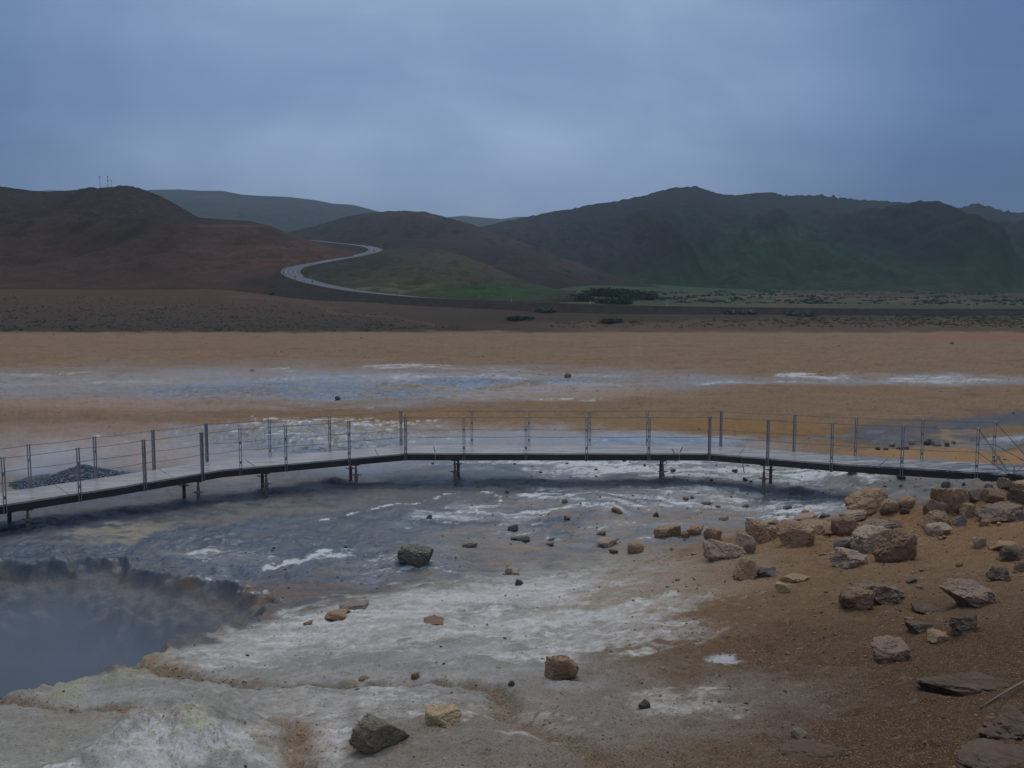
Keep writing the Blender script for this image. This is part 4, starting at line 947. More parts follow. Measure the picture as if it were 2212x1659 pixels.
# ================================================================== ROCKS
def rock_mat(name, a, b, c, dust=(.42, .33, .24), dustamt=.35, pits=.5):
    t = NT(name); tcn = t.n('TexCoord'); co = tcn.outputs['Object']
    rnd = t.n('ObjectInfo').outputs['Random']
    off = t.n('CombineXYZ', {0: t.math('MULTIPLY', rnd, 40.0), 1: t.math('MULTIPLY', rnd, 17.0), 2: 0.0}).outputs[0]
    p = t.n('VectorMath', {0: co, 1: off}, operation='ADD').outputs[0]
    n1 = t.noise(p, 3.2, 6, .62, .4); n2 = t.noise(p, 11, 6, .7); n3 = t.noise(p, 48, 4, .7)
    col = t.mixc(t.ramp(n1, .36, .64), tuple(a) + (1,), tuple(b) + (1,)); col = t.mixc(t.ramp(n2, .52, .75, 0, .75), col, tuple(c) + (1,))
    k = t.math('MULTIPLY_ADD', t.math('SUBTRACT', n3, .5), .7); t.put(k.node.inputs[2], 1.0)
    col = t.mixc(1, col, t.n('CombineColor', {0: k, 1: k, 2: k}).outputs[0], 'MULTIPLY')
    # dust settled on upward faces
    nz = t.n('SeparateXYZ', {0: t.n('NewGeometry').outputs['Normal']}).outputs[2]
    d = t.math('MULTIPLY', t.ramp(nz, .35, .95), t.ramp(n2, .38, .6, .15, 1.0)); col = t.mixc(t.math('MULTIPLY', d, dustamt), col, tuple(dust) + (1,))
    vo = t.n('TexVoronoi', {'Vector': p, 'Scale': 26.0}).outputs['Distance']
    h = t.math('ADD', t.math('ADD', t.math('MULTIPLY', n2, .9), t.math('MULTIPLY', n3, .35)), t.math('MULTIPLY', vo, pits * .4))
    return t.done(col, .92, h, .03, .9, spec=.3)
RM = {
 'tan': rock_mat('rock_tan', (.29, .18, .105), (.36, .24, .15), (.205, .115, .062), (.38, .28, .19)),
 'pale': rock_mat('rock_pale', (.31, .225, .16), (.38, .29, .22), (.23, .155, .10), (.43, .36, .29)),
 'pink': rock_mat('rock_pinkish', (.235, .16, .115), (.285, .20, .15), (.155, .105, .075), (.33, .26, .21)),
 'brown': rock_mat('rock_brown', (.19, .12, .075), (.25, .16, .10), (.13, .08, .052), (.30, .22, .15)),
 'purple': rock_mat('rock_purple', (.19, .135, .10), (.235, .17, .13), (.125, .088, .068), (.30, .225, .17)),
 'mud': rock_mat('rock_muddy', (.105, .10, .095), (.15, .14, .13), (.07, .066, .062), (.22, .20, .18), .4),
 'soil': rock_mat('rock_soiled', (.12, .084, .06), (.17, .125, .095), (.085, .06, .042), (.115, .078, .05), .75, 1.0),
 'grey': rock_mat('rock_grey', (.20, .17, .14), (.27, .23, .19), (.125, .105, .085), (.34, .30, .26)),
 'dark': rock_mat('rock_dark', (.075, .068, .06), (.11, .095, .08), (.05, .045, .042), (.19, .16, .13), .3),
 'olive': rock_mat('rock_olive', (.20, .172, .125), (.26, .225, .165), (.12, .102, .078), (.21, .18, .135), .25, 1.2),
 'yellow': rock_mat('rock_yellow_tan', (.40, .285, .15), (.47, .35, .21), (.27, .18, .09), (.5, .41, .29)),
 'crust': rock_mat('rock_crusted', (.11, .10, .085), (.16, .145, .12), (.24, .18, .10), (.34, .32, .28), .4),
}
def ico(sub):
    bm = bmesh.new(); bmesh.ops.create_icosphere(bm, subdivisions=sub, radius=1.0)
    v = np.array([p.co[:] for p in bm.verts]); f = np.array([[q.index for q in p.verts] for p in bm.faces]); bm.free(); return v, f
ICO = {k: ico(k) for k in (1, 2, 3, 4, 5)}
def rock_verts(seed, sub=4, cuts=9, sharp=14.0, lump=.16, fine=.045, asym=.25):
    """an angular stone: a ball cut by random planes, chipped and pitted; fits a unit box"""
    rg = np.random.RandomState(seed)
    v, f = ICO[sub]; D = v / np.linalg.norm(v, axis=1)[:, None]
    N = rg.normal(size=(cuts, 3)); N /= np.linalg.norm(N, axis=1)[:, None]
    N = np.concatenate([N, [[0, 0, -1], [0.1 * rg.randn(), 0.1 * rg.randn(), 1]]]); N /= np.linalg.norm(N, axis=1)[:, None]
    o = rg.uniform(.46, .92, len(N)); o[-2] = .72; o[-1] = rg.uniform(.5, .85)
    c = np.maximum(D @ N.T, 1e-3) ; q = o[None, :] / c
    q = np.minimum(q, 3.0)
    r = -np.log(np.exp(-sharp * q).sum(1) + math.exp(-sharp * 1.12)) / sharp
    P = D * r[:, None]
    P = P * (1 + lump * fbm3(P * 1.7 + seed % 91, 3, seed % 997) - .095 * np.maximum(.22 - np.abs(fbm3(P * 2.1 + seed % 53, 3, seed % 887)), 0) / .22)[:, None]
    P = P + D * (fine * (np.abs(fbm3(P * 5 + 7, 4, seed % 991 + 3, .6)) - .2) + fine * .45 * fbm3(P * 14, 2, seed % 977 + 5))[:, None]
    lo, hi = P.min(0), P.max(0)
    return (P - (lo + hi) / 2) / (hi - lo), f
def gh(X, Y): return height(X, Y, True)
def ground_hit(u, v): return ray_ground(u, v, gh, 2.5, 300)
ROCKN = {'n': 0}
def rock(u0, u1, v0, v1, kind, label, name='rock', group='loose rocks on the geothermal ground', sink=.23, depth=.85, hk=1.0, lump=.10, cuts=8, sharp=48, fine=.085, seed=None, tilt=None):
    ROCKN['n'] += 1; sd = seed if seed is not None else 1000 + ROCKN['n'] * 37
    uc = (u0 + u1) / 2; wpx, hpx = u1 - u0, v1 - v0
    x, y, z = ground_hit(uc, v1 - .12 * hpx)
    dd = math.sqrt(x * x + y * y + (z - ZC) ** 2) * math.cos(math.atan2(abs(uc - CX), F)); W = wpx * dd / F
    look = -float(slope((v0 + v1) / 2)); Dp = W * depth
    # seen height mixes standing height and the top's depth
    Hh = max(hpx * dd / F - .5 * Dp * look * .9, .28 * hpx * dd / F,   .12 * W) * hk
    V, f = rock_verts(sd, 5 if wpx > 55 else 4 if wpx > 24 else 3, cuts, sharp, lump, fine)
    Ht = Hh / (1 - sink)
    V = V * np.array([W, Dp, Ht])
    rg = np.random.RandomState(sd + 1); tl = tilt if tilt is not None else rg.uniform(-.3, .3)
    V = V @ np.array(Matrix.Rotation(tl, 3, 'Y')).T
    V = V / (V[:, 0].max() - V[:, 0].min()) * W if abs(tl) < .01 else V * np.array([W / (V[:, 0].max() - V[:, 0].min()), 1, 1])
    zc = H1(x, y + Dp * .3)
    o = mesh_np(name, V, f, RM[kind], smooth=True)
    if wpx > 24:
        md = o.modifiers.new('crisp', 'EDGE_SPLIT'); md.split_angle = R(38)
    o.location = (x * (1 + Dp * .3 / y), y + Dp * .3, min(zc, z + .1) + Ht * (.5 - sink))
    tag(o, label, 'rock', group); return o
G1 = 'boulders heaped along the edge of the brown slope'; G2 = 'stones lying on the pale crust'; G3 = 'stones scattered over the grey mud flat'; G4 = 'rocks half buried in the brown gravel slope'
rocks = [
 # -- on the near crust
 (765, 884, 1549, 1630, 'olive', 'dark olive angular block on the grey crust at the bottom edge', G2, dict(cuts=5, sharp=45, depth=.75, sink=.13, lump=.08, seed=4242)),
 (921, 993, 1525, 1574, 'yellow', 'yellowish tan rock just right of the dark olive block', G2, dict(cuts=6)),
 (1175, 1248, 1411, 1477, 'tan', 'upright boulder, smooth pinkish left face and rough brown right face, alone on the crust', G2, dict(cuts=7, sharp=30, fine=.08)),
 (1379, 1405, 1511, 1534, 'dark', 'small pointed dark stone alone on the grey patch below the upright boulder', G2, {}),
 (1098, 1112, 1472, 1483, 'dark', 'small dark stone at the bend of the gravel runnel', G2, {}),
 (888, 906, 1454, 1470, 'brown', 'small brown block lying in the gravel runnel', G2, {}),
 (702, 749, 1319, 1342, 'tan', 'blocky orange tan rock on the pale crust near the pit', G2, dict(cuts=6, sharp=37)),
 (733, 794, 1299, 1317, 'grey', 'flat grey slab just behind the blocky orange tan rock', G2, dict(tilt=.03, sink=.25)),
 (745, 758, 1318, 1326, 'brown', 'tiny brown stone between the flat slab and the blocky tan rock', G2, {}),
 (655, 676, 1342, 1350, 'brown', 'low brown chip left of the blocky orange tan rock', G2, dict(sink=.3)),
 (1090, 1108, 1226, 1243, 'pale', 'round pale tan stone at the foot of the crust slope', G2, dict(cuts=14, sharp=7)),
 (1104, 1122, 1234, 1243, 'tan', 'low tan stone touching the round pale stone', G2, dict(sink=.3)),
 (1112, 1130, 1253, 1266, 'dark', 'dark grey stone just below the round pale stone', G2, {}),
 (1348, 1379, 1224, 1234, 'pale', 'thin pale flake lying where the crust turns to brown sand', G2, dict(sink=.2)),
 (915, 966, 1339, 1350, 'brown', 'low broken crust edge with dark underside on the pale slope', G2, dict(sink=.35, depth=1.4)),
 (770, 800, 1464, 1472, 'brown', 'low brown clod in the runnel left of the small brown block', G2, dict(sink=.3)),
 (1675, 1706, 1258, 1284, 'yellow', 'small grey and yellow stone on the brown gravel below the low ridge', G4, {}),
 # -- on the grey mud
 (858, 935, 1183, 1226, 'crust', 'grey boulder with white crusted foot standing in the dark mud', G3, dict(cuts=6, sharp=40, depth=.7, sink=.2, seed=5151, tilt=.04)),
 (1093, 1119, 1134, 1150, 'mud', 'dark jagged stone, upper of the pair in the middle of the mud flat', G3, {}),
 (1102, 1146, 1153, 1169, 'mud', 'dark low jagged stone, lower of the pair in the middle of the mud flat', G3, dict(fine=.09)),
 (997, 1031, 1169, 1184, 'grey', 'grey wedge shaped stone left of the dark jagged pair', G3, dict(cuts=6)),
 (921, 934, 1112, 1121, 'mud', 'dark little stone on the white streak left of the round mud pool', G3, {}),
 (1286, 1338, 1162, 1184, 'pale', 'tan crusted boulder left of the round tan boulder at the mud edge', G3, dict(sink=.2)),
 (1355, 1390, 1172, 1199, 'tan', 'round tan boulder at the edge of mud and brown sand', G1, dict(cuts=15, sharp=7)),
 (1410, 1472, 1135, 1163, 'tan', 'tan ledge with a dark hollow under it behind the round tan boulder', G1, dict(sink=.2, depth=.7)),
 (1470, 1492, 1149, 1164, 'brown', 'small brown cube shaped stone right of the tan ledge', G1, dict(cuts=6, sharp=37)),
 (1213, 1227, 1079, 1089, 'mud', 'dark brown stone below the bright white patch', G3, {}),
 (1091, 1100, 1058, 1066, 'mud', 'small black stone above the round mud pool', G3, {}),
 (1320, 1344, 1098, 1109, 'brown', 'brown stone with crust in the middle of the white flats', G3, dict(sink=.25)),
 (1410, 1423, 1107, 1117, 'mud', 'dark round stone left of the tan ledge top on the white flats', G3, {}),
 (1218, 1232, 1116, 1124, 'brown', 'small brown stone below the dark brown stone', G3, {}),
 (1288, 1309, 1146, 1158, 'grey', 'grey low stone above the tan crusted boulder', G3, dict(sink=.25)),
 (1314, 1335, 1187, 1197, 'brown', 'low brown stone below the tan crusted boulder', G3, dict(sink=.25)),
 (1183, 1199, 1162, 1170, 'grey', 'small grey stone, upper of two right of the dark jagged pair', G3, {}),
 (1179, 1198, 1172, 1180, 'grey', 'small grey stone, lower of two right of the dark jagged pair', G3, dict(sink=.3)),
 (1448, 1460, 1013, 1021, 'mud', 'black stone right of the middle boardwalk leg', G3, {}),
 (1344, 1353, 992, 998, 'mud', 'black stone just under the middle of the boardwalk beam', G3, {}),
 (1389, 1396, 1002, 1008, 'mud', 'small black stone left of the middle boardwalk leg', G3, {}),
 (1581, 1594, 1014, 1022, 'mud', 'dark stone left of the right hand pair of boardwalk legs', G3, {}),
 (1603, 1616, 1032, 1040, 'mud', 'dark stone in the shade left of the right hand pair of legs', G3, {}),
 (1728, 1744, 1006, 1014, 'grey', 'grey stone under the boardwalk right of its right hand legs', G3, {}),
 (1828, 1852, 1014, 1026, 'grey', 'larger grey stone, left of a pair under the boardwalk', G3, {}),
 (1870, 1892, 1014, 1026, 'brown', 'brownish stone, right of a pair under the boardwalk', G3, {}),
 (1938, 1956, 1028, 1038, 'mud', 'dark stone below the right part of the boardwalk beam', G3, {}),
 (2034, 2052, 1043, 1057, 'mud', 'upright dark stone standing behind the big ridged boulder', G3, {}),
 (2078, 2086, 1042, 1050, 'mud', 'tiny dark stone beside the upright dark stone', G3, {}),
 (2128, 2148, 1048, 1060, 'mud', 'dark grey stone under the boardwalk end behind the boulder heap', G3, {}),
 (1690, 1710, 1092, 1102, 'mud', 'dark stone on the white flats left of the largest rounded boulder', G3, {}),
 (1602, 1618, 1088, 1097, 'brown', 'brown stone on the white flats above the rounded orange boulder', G3, {}),
 (1515, 1536, 1083, 1092, 'grey', 'grey flat stone on the white flats above the pale block', G3, dict(sink=.25)),
 (1490, 1499, 1071, 1078, 'mud', 'dark pebble like stone on the white flats below the middle leg', G3, {}),
 (1475, 1488, 1074, 1082, 'brown', 'brown pebble like stone beside the dark one on the white flats', G3, {}),
 (1553, 1576, 1115, 1127, 'pale', 'pale pinkish stone on the white flats above the rounded orange boulder', G3, dict(sink=.3)),
 # -- small stones by the dark pool beyond the walk
 (1889, 1903, 964, 973, 'grey', 'leftmost grey stone behind the boardwalk by the dark pool', 'stones beside the dark pool', {}),
 (1909, 1919, 966, 973, 'grey', 'second grey stone from the left behind the boardwalk', 'stones beside the dark pool', {}),
 (1921, 1934, 957, 966, 'grey', 'grey stone at the left rim of the dark pool', 'stones beside the dark pool', {}),
 (1963, 1978, 951, 961, 'pale', 'pale stone at the tip of the orange sand spit', 'stones beside the dark pool', {}),
 (1992, 2014, 949, 964, 'dark', 'dark stone, left of the wet group below the blue pool', 'stones beside the dark pool', {}),
 (2010, 2032, 951, 965, 'grey', 'largest wet grey stone below the blue pool', 'stones beside the dark pool', {}),
 (2040, 2052, 956, 965, 'dark', 'dark stone, right of the wet group below the blue pool', 'stones beside the dark pool', {}),
 (2055, 2065, 953, 960, 'grey', 'small grey stone at the right end of the wet group', 'stones beside the dark pool', {}),
 (1938, 1962, 964, 972, 'dark', 'low dark wet stone below the pale stone of the spit', 'stones beside the dark pool', dict(sink=.25)),
 # -- boulder heap on the right
 (1826, 1917, 1061, 1117, 'tan', 'largest rounded tan boulder at the top left of the heap', G1, dict(cuts=10, sharp=9)),
 (1900, 1944, 1083, 1116, 'tan', 'smooth tan boulder leaning on the right of the largest rounded one', G1, dict(sink=.25, cuts=12, sharp=8)),
 (2013, 2090, 1052, 1112, 'tan', 'big tan boulder with a sharp diagonal ridge', G1, dict(cuts=6, sharp=40)),
 (1940, 1975, 1076, 1100, 'tan', 'half buried tan rock between the two biggest tan boulders', G1, dict(sink=.3, cuts=12, sharp=8)),
 (1996, 2042, 1082, 1120, 'pink', 'pinkish grey peaked rock in front of the ridged boulder', G1, dict(cuts=7)),
 (1993, 2058, 1105, 1147, 'tan', 'rounded dusty tan rock under the peaked rock', G1, dict(cuts=12, sharp=9)),
 (2000, 2054, 1129, 1161, 'pale', 'pale rock with rusty stain at the front of the peaked pile', G1, dict(cuts=6, sharp=34, sink=.15)),
 (2113, 2210, 1091, 1134, 'purple', 'long pinkish grey boulder near the right edge', G1, dict(lump=.2)),
 (2175, 2240, 1060, 1092, 'purple', 'dark purple brown boulder cut by the right edge', G1, {}),
 (2119, 2163, 1060, 1089, 'brown', 'brown rock between the ridged boulder and the purple boulder', G1, {}),
 (2074, 2121, 1058, 1086, 'purple', 'dark purplish rock behind the ridged boulder', G1, {}),
 (2157, 2189, 1035, 1062, 'pink', 'reddish rock directly under the boardwalk end', G1, dict(sink=.17)),
 (2172, 2235, 1040, 1061, 'tan', 'tan slab under the boardwalk at the right edge', G1, {}),
 (2058, 2085, 1114, 1138, 'grey', 'small grey tan rock beside the rusty stained rock', G1, {}),
 (2072, 2114, 1091, 1122, 'tan', 'tan rock left of the long pinkish grey boulder', G1, dict(sink=.2)),
 (2118, 2141, 1122, 1138, 'brown', 'small brown rock in front of the long pinkish grey boulder', G1, {}),
 (1812, 1869, 1103, 1129, 'pale', 'pale flat topped rock below the largest rounded boulder', G1, dict(sink=.19)),
 (1797, 1855, 1121, 1163, 'brown', 'brown block with a pale speckled top', G1, dict(cuts=6, sharp=37)),
 (1863, 1944, 1122, 1147, 'purple', 'flat greyish pink slab behind the big split boulder', G1, dict(sink=.2)),
 (1920, 1944, 1122, 1142, 'purple', 'round purplish stone at the right end of the flat slab', G1, dict(cuts=14, sharp=8)),
 (1832, 1934, 1137, 1202, 'pale', 'big split pinkish tan boulder in the middle of the heap', G1, dict(cuts=7, sharp=30, sink=.17)),
 (1886, 1974, 1145, 1224, 'brown', 'biggest dark brown boulder standing at the front of the heap', G1, dict(cuts=7, sharp=34, sink=.13, depth=.8)),
 (1801, 1842, 1159, 1191, 'grey', 'rounded grey rock left of the big split boulder', G1, dict(cuts=13, sharp=8)),
 (1799, 1877, 1187, 1231, 'pale', 'rough pale undercut boulder in front of the big split boulder', G1, dict(fine=.1, lump=.24, sink=.13)),
 (1740, 1804, 1128, 1160, 'tan', 'flat tan ledge between the faceted boulder and the brown block', G1, dict(sink=.35, depth=1.3)),
 (1717, 1769, 1110, 1129, 'pale', 'pale curved rock at the back edge of the heap', G1, dict(lump=.25)),
 (1769, 1791, 1110, 1120, 'dark', 'dark stone right of the pale curved rock', G1, {}),
 (1719, 1800, 1118, 1140, 'tan', 'low orange tan rock below the pale curved rock', G1, dict(sink=.35)),
 (1676, 1757, 1130, 1188, 'tan', 'faceted tan boulder with a pointed right end', G1, dict(cuts=8, sharp=34, sink=.15)),
 (1609, 1681, 1130, 1179, 'tan', 'rounded orange tan boulder left of the faceted one', G1, dict(cuts=11, sharp=9, sink=.21)),
 (1517, 1606, 1165, 1213, 'pale', 'pale pinkish block, the front left boulder of the heap', G1, dict(cuts=7, sharp=34, sink=.15)),
 (1585, 1632, 1154, 1198, 'pale', 'rough pale rock behind the pale pinkish block', G1, dict(fine=.1)),
 (1518, 1558, 1141, 1174, 'tan', 'angular tan rock behind the left end of the pale block', G1, {}),
 (1940, 1962, 1098, 1112, 'dark', 'dark stone on the orange bank right of the smooth leaning boulder', G1, {}),
 (1480, 1520, 1137, 1156, 'tan', 'low tan rock between the cube shaped stone and the angular rock', G1, dict(sink=.3)),
 (1640, 1680, 1120, 1134, 'pale', 'low pale rock above the rounded orange tan boulder', G1, dict(sink=.3)),
 # -- half buried on the slope
 (1583, 1640, 1210, 1256, 'tan', 'flat tan rock half buried in brown gravel', G4, dict(sink=.35, cuts=7)),
 (1634, 1674, 1219, 1250, 'grey', 'grey tan rock touching the flat half buried one', G4, dict(sink=.2)),
 (1681, 1750, 1240, 1260, 'tan', 'low tan ridge of rock in the brown gravel', G4, dict(sink=.35, depth=.8)),
 (1812, 1886, 1273, 1322, 'brown', 'angular brown rock with a sharp left end', G4, dict(cuts=7, sharp=30, sink=.19)),
 (1858, 1952, 1259, 1305, 'purple', 'lumpy pinkish brown rock behind the angular brown one', G4, dict(lump=.28, fine=.1, sink=.25)),
 (2048, 2141, 1252, 1318, 'pink', 'big leaning pinkish boulder by the right edge', G4, dict(cuts=7, sharp=30, sink=.13, tilt=.3)),
 (1956, 1981, 1249, 1259, 'dark', 'dark flake of rock on the open brown gravel', G4, {}),
 (2098, 2130, 1159, 1185, 'pale', 'pale tan rock right of the rusty stained rock', G4, dict(sink=.2)),
 (2162, 2235, 1180, 1214, 'soil', 'pinkish outcrop at the right edge below the long boulder', G4, dict(tilt=.03, sink=.3, lump=.25)),
 (2129, 2190, 1224, 1258, 'soil', 'purplish outcrop above the big leaning boulder', G4, dict(tilt=.03, sink=.3, lump=.28)),
 (2138, 2190, 1168, 1193, 'tan', 'low tan outcrop right of the pale tan rock', G4, dict(sink=.4, depth=1.2)),
 (1886, 1962, 1384, 1435, 'pink', 'pinkish grey rock alone on the dark gravel', G4, dict(cuts=8, sharp=27, sink=.21)),
 (2045, 2122, 1326, 1371, 'soil', 'layered pinkish rock below the big leaning boulder', G4, dict(tilt=.03, sink=.3, lump=.25)),
 (1955, 2014, 1342, 1368, 'soil', 'low pink crusty rock left of the layered rock', G4, dict(tilt=.03, sink=.4)),
 (2004, 2048, 1366, 1392, 'tan', 'small tan rock with a dark hollow below the low pink rock', G4, dict(sink=.25)),
 (1710, 1743, 1576, 1597, 'olive', 'small yellowish brown stone on the gravel near the bottom', G4, {}),
 (1967, 2046, 1303, 1322, 'soil', 'low flat purplish rock left of the big leaning boulder', G4, dict(tilt=.03, sink=.45, depth=1.1)),
 (1683, 1828, 1619, 1645, 'soil', 'low curved crust of rock at the bottom edge', G4, dict(tilt=.03, sink=.5, depth=.9, lump=.25)),
 (1975, 2190, 1452, 1506, 'soil', 'long low pale ledge of bedrock near the right edge', G4, dict(tilt=.03, sink=.5, depth=.5, lump=.3, fine=.1, hk=.7)),
 (2094, 2235, 1530, 1602, 'soil', 'rough pitted outcrop at the lower right edge', G4, dict(tilt=.03, sink=.5, lump=.34, fine=.12, hk=.75)),
 (2045, 2260, 1606, 1680, 'soil', 'dark lumpy outcrop in the bottom right corner', G4, dict(tilt=.03, sink=.48, lump=.34, fine=.12, hk=.75)),
 (1688, 1702, 1272, 1282, 'dark', 'dark stone beside the grey and yellow stone', G4, {}),
 (2195, 2240, 1210, 1240, 'brown', 'brown outcrop cut by the right edge above the big leaning boulder', G4, dict(sink=.35, lump=.3)),
 # -- lumps far out
 (723, 736, 857, 865, 'mud', 'dark lump sticking out of the blue grey mud belt', 'lumps on the far mud belt', {}),
 (1218, 1234, 807, 817, 'brown', 'brown cone shaped lump on the far mud belt', 'lumps on the far mud belt', {}),
 (541, 550, 798, 803, 'mud', 'dark lump at the far edge of the mud belt', 'lumps on the far mud belt', {}),
 (2051, 2060, 739, 744, 'brown', 'dark stone far out on the orange plain near the right', 'lumps on the far mud belt', {}),
]
for u0, u1, v0, v1, k, lab, g, kw in rocks: rock(u0, u1, v0, v1, k, lab, group=g, **kw)

# weathered stick lying on the gravel
a = Vector(ground_hit(2117, 1531)); b = Vector(ground_hit(2225, 1478)); mid = a.lerp(b, .55)
M_STICK = metal('bleached_wood', (.19, .15, .12), .85, 0, 30)
mb = MB(); mb.tube([a + Vector((0, 0, .01)), a.lerp(b, .35) + Vector((0, 0, .03)), mid + Vector((.01, 0, .045)), b + Vector((0, 0, .05)), b + (b - a) * .3 + Vector((0, 0, .04))], .018, 8, radii=[.005, .007, .010, .012, .014])
tag(mb.build('stick', M_STICK, smooth=True), 'bleached stick lying on the dark gravel at the right edge', 'stick')

a = Vector(ground_hit(221, 1219)); b = Vector(ground_hit(276, 1219)); mb = MB()
mb.tube([a - Vector((0, 0, .03)), a.lerp(b, .08) + Vector((0, 0, .10)), a.lerp(b, .2) + Vector((0, 0, .135)), a.lerp(b, .6) + Vector((0, 0, .14)), a.lerp(b, .93) + Vector((0, .02, .135)), b + Vector((.02, 0, .08)), b - Vector((0, 0, .03))], .006, 6)
tag(mb.build('bent_wire', M_CABLE), 'thin dark bent wire hoop sticking out of the far rim of the pit', 'wire')
# ------------------------------------------------------------------ pebbles and grit: nobody could count them
def merge(parts):
    V, Fc, n = [], [], 0
    for v, f in parts: V.append(v); Fc.append(f + n); n += len(v)
    return np.concatenate(V), np.concatenate(Fc)
def scatter(cnt, ur, vr, size, mat, name, wfun=None, seed=1, flat=.6, sub=1, y0=2.5):
    rg = np.random.RandomState(seed); protos = [rock_verts(seed * 50 + i, sub, 6, 10, .2, .05) for i in range(10)]
    parts = []; us = rg.uniform(ur[0], ur[1], cnt); vs = rg.uniform(vr[0], vr[1], cnt)
    # height lookup in one go: march every ray on the smooth table, then refine
    yu = (CY - vs) / F; lnY = np.linspace(math.log(y0), math.log(260), 500); ys = np.exp(lnY)
    t = ys[None, :] / (CP + yu * SP)[:, None]; X = ((us - CX) / F)[:, None] * t; Z = ZC + (-SP + yu * CP)[:, None] * t
    Hh = tab(X / ys[None, :], np.repeat(ys[None, :], cnt, 0)); i = np.argmax(Z - Hh < 0, axis=1); ok = i > 0
    x = X[np.arange(cnt), i]; y = ys[i]
    x, y, us, vs = x[ok], y[ok], us[ok], vs[ok]
    z = height(x, y)
    psd = np.where((x < 0) & (y < 19), pit_sd(x, y), -1)
    w = np.ones(len(x)) if wfun is None else wfun(us, vs, x, y)
    keep = (rg.uniform(size=len(x)) < w) & (psd < -.05)
    for j in np.nonzero(keep)[0]:
        s = size(rg, y[j]); v, f = protos[rg.randint(10)]
        a = rg.uniform(0, 6.28); ca, sa = math.cos(a), math.sin(a)
        q = v * np.array([s, s * rg.uniform(.6, 1), s * flat * rg.uniform(.6, 1.2)])
        q = np.stack([q[:, 0] * ca - q[:, 1] * sa, q[:, 0] * sa + q[:, 1] * ca, q[:, 2]], 1) + np.array([x[j], y[j], z[j] + s * flat * .2])
        parts.append((q, f))
    V, Fc = merge(parts); o = mesh_np(name, V, Fc, mat, smooth=True); tag(o, kind='stuff'); return o
sz = lambda rg, y: y / 794 * min(.7 + rg.exponential(.75), 4.5)
right_w = lambda u, v, x, y: .12 + .88 * sstep(1250, 1700, u)
scatter(5200, (0, 2300), (1180, 1700), sz, RM['tan'], 'gravel', right_w, 3, .6)
scatter(2600, (0, 2300), (1180, 1700), sz, RM['dark'], 'gravel', lambda u, v, x, y: .35 + .65 * sstep(1200, 1700, u), 4, .6)
scatter(480, (900, 2212), (985, 1180), lambda rg, y: y / 794 * min(.9 + rg.exponential(.8), 4), RM['brown'], 'gravel', lambda u, v, x, y: .25 + .75 * sstep(1000, 1400, u), 5, .6)
scatter(240, (900, 2212), (985, 1180), lambda rg, y: y / 794 * min(.9 + rg.exponential(.9), 4), RM['dark'], 'gravel', lambda u, v, x, y: .3 + .7 * sstep(1000, 1400, u), 6, .6)
scatter(900, (0, 2212), (722, 960), lambda rg, y: y / 794 * min(.5 + rg.exponential(.35), 2.2), RM['dark'], 'gravel', None, 7, .5, y0=20)
rub = lambda rg, y: y / 794 * min(2.2 + rg.exponential(2.2), 9)
scatter(150, (1440, 2260), (1040, 1270), rub, RM['tan'], 'rubble', lambda u, v, x, y: np.where((v > np.interp(u, [1440, 1700, 1900, 2260], [1150, 1115, 1075, 1030])) & (v < np.interp(u, [1440, 1900, 2260], [1215, 1190, 1150])), .8, .12), 11, .7, 3)
scatter(110, (1440, 2260), (1040, 1420), rub, RM['brown'], 'rubble', lambda u, v, x, y: np.where((v > np.interp(u, [1440, 1700, 1900, 2260], [1150, 1115, 1075, 1030])), .6, 0), 12, .6, 3)
GW = np.concatenate([GULLY1, GULLY2])
def gully_gravel():
    rg = np.random.RandomState(9); protos = [rock_verts(900 + i, 1, 6, 10, .2, .05) for i in range(10)]; parts = []
    for P in (GULLY1, GULLY2):
        for a, b in zip(P[:-1], P[1:]):
            for k in range(int(np.hypot(*(b - a)) * 150)):
                q = a + (b - a) * rg.uniform() + rg.normal(size=2) * .09; s = q[1] / 794 * (.7 + rg.exponential(.6))
                v, f = protos[rg.randint(10)]; parts.append((v * np.array([s, s * .8, s * .6]) + np.array([q[0], q[1], H1(q[0], q[1]) + .1 * s]), f))
    V, Fc = merge(parts); tag(mesh_np('gravel', V, Fc, RM['tan']), kind='stuff')
gully_gravel()

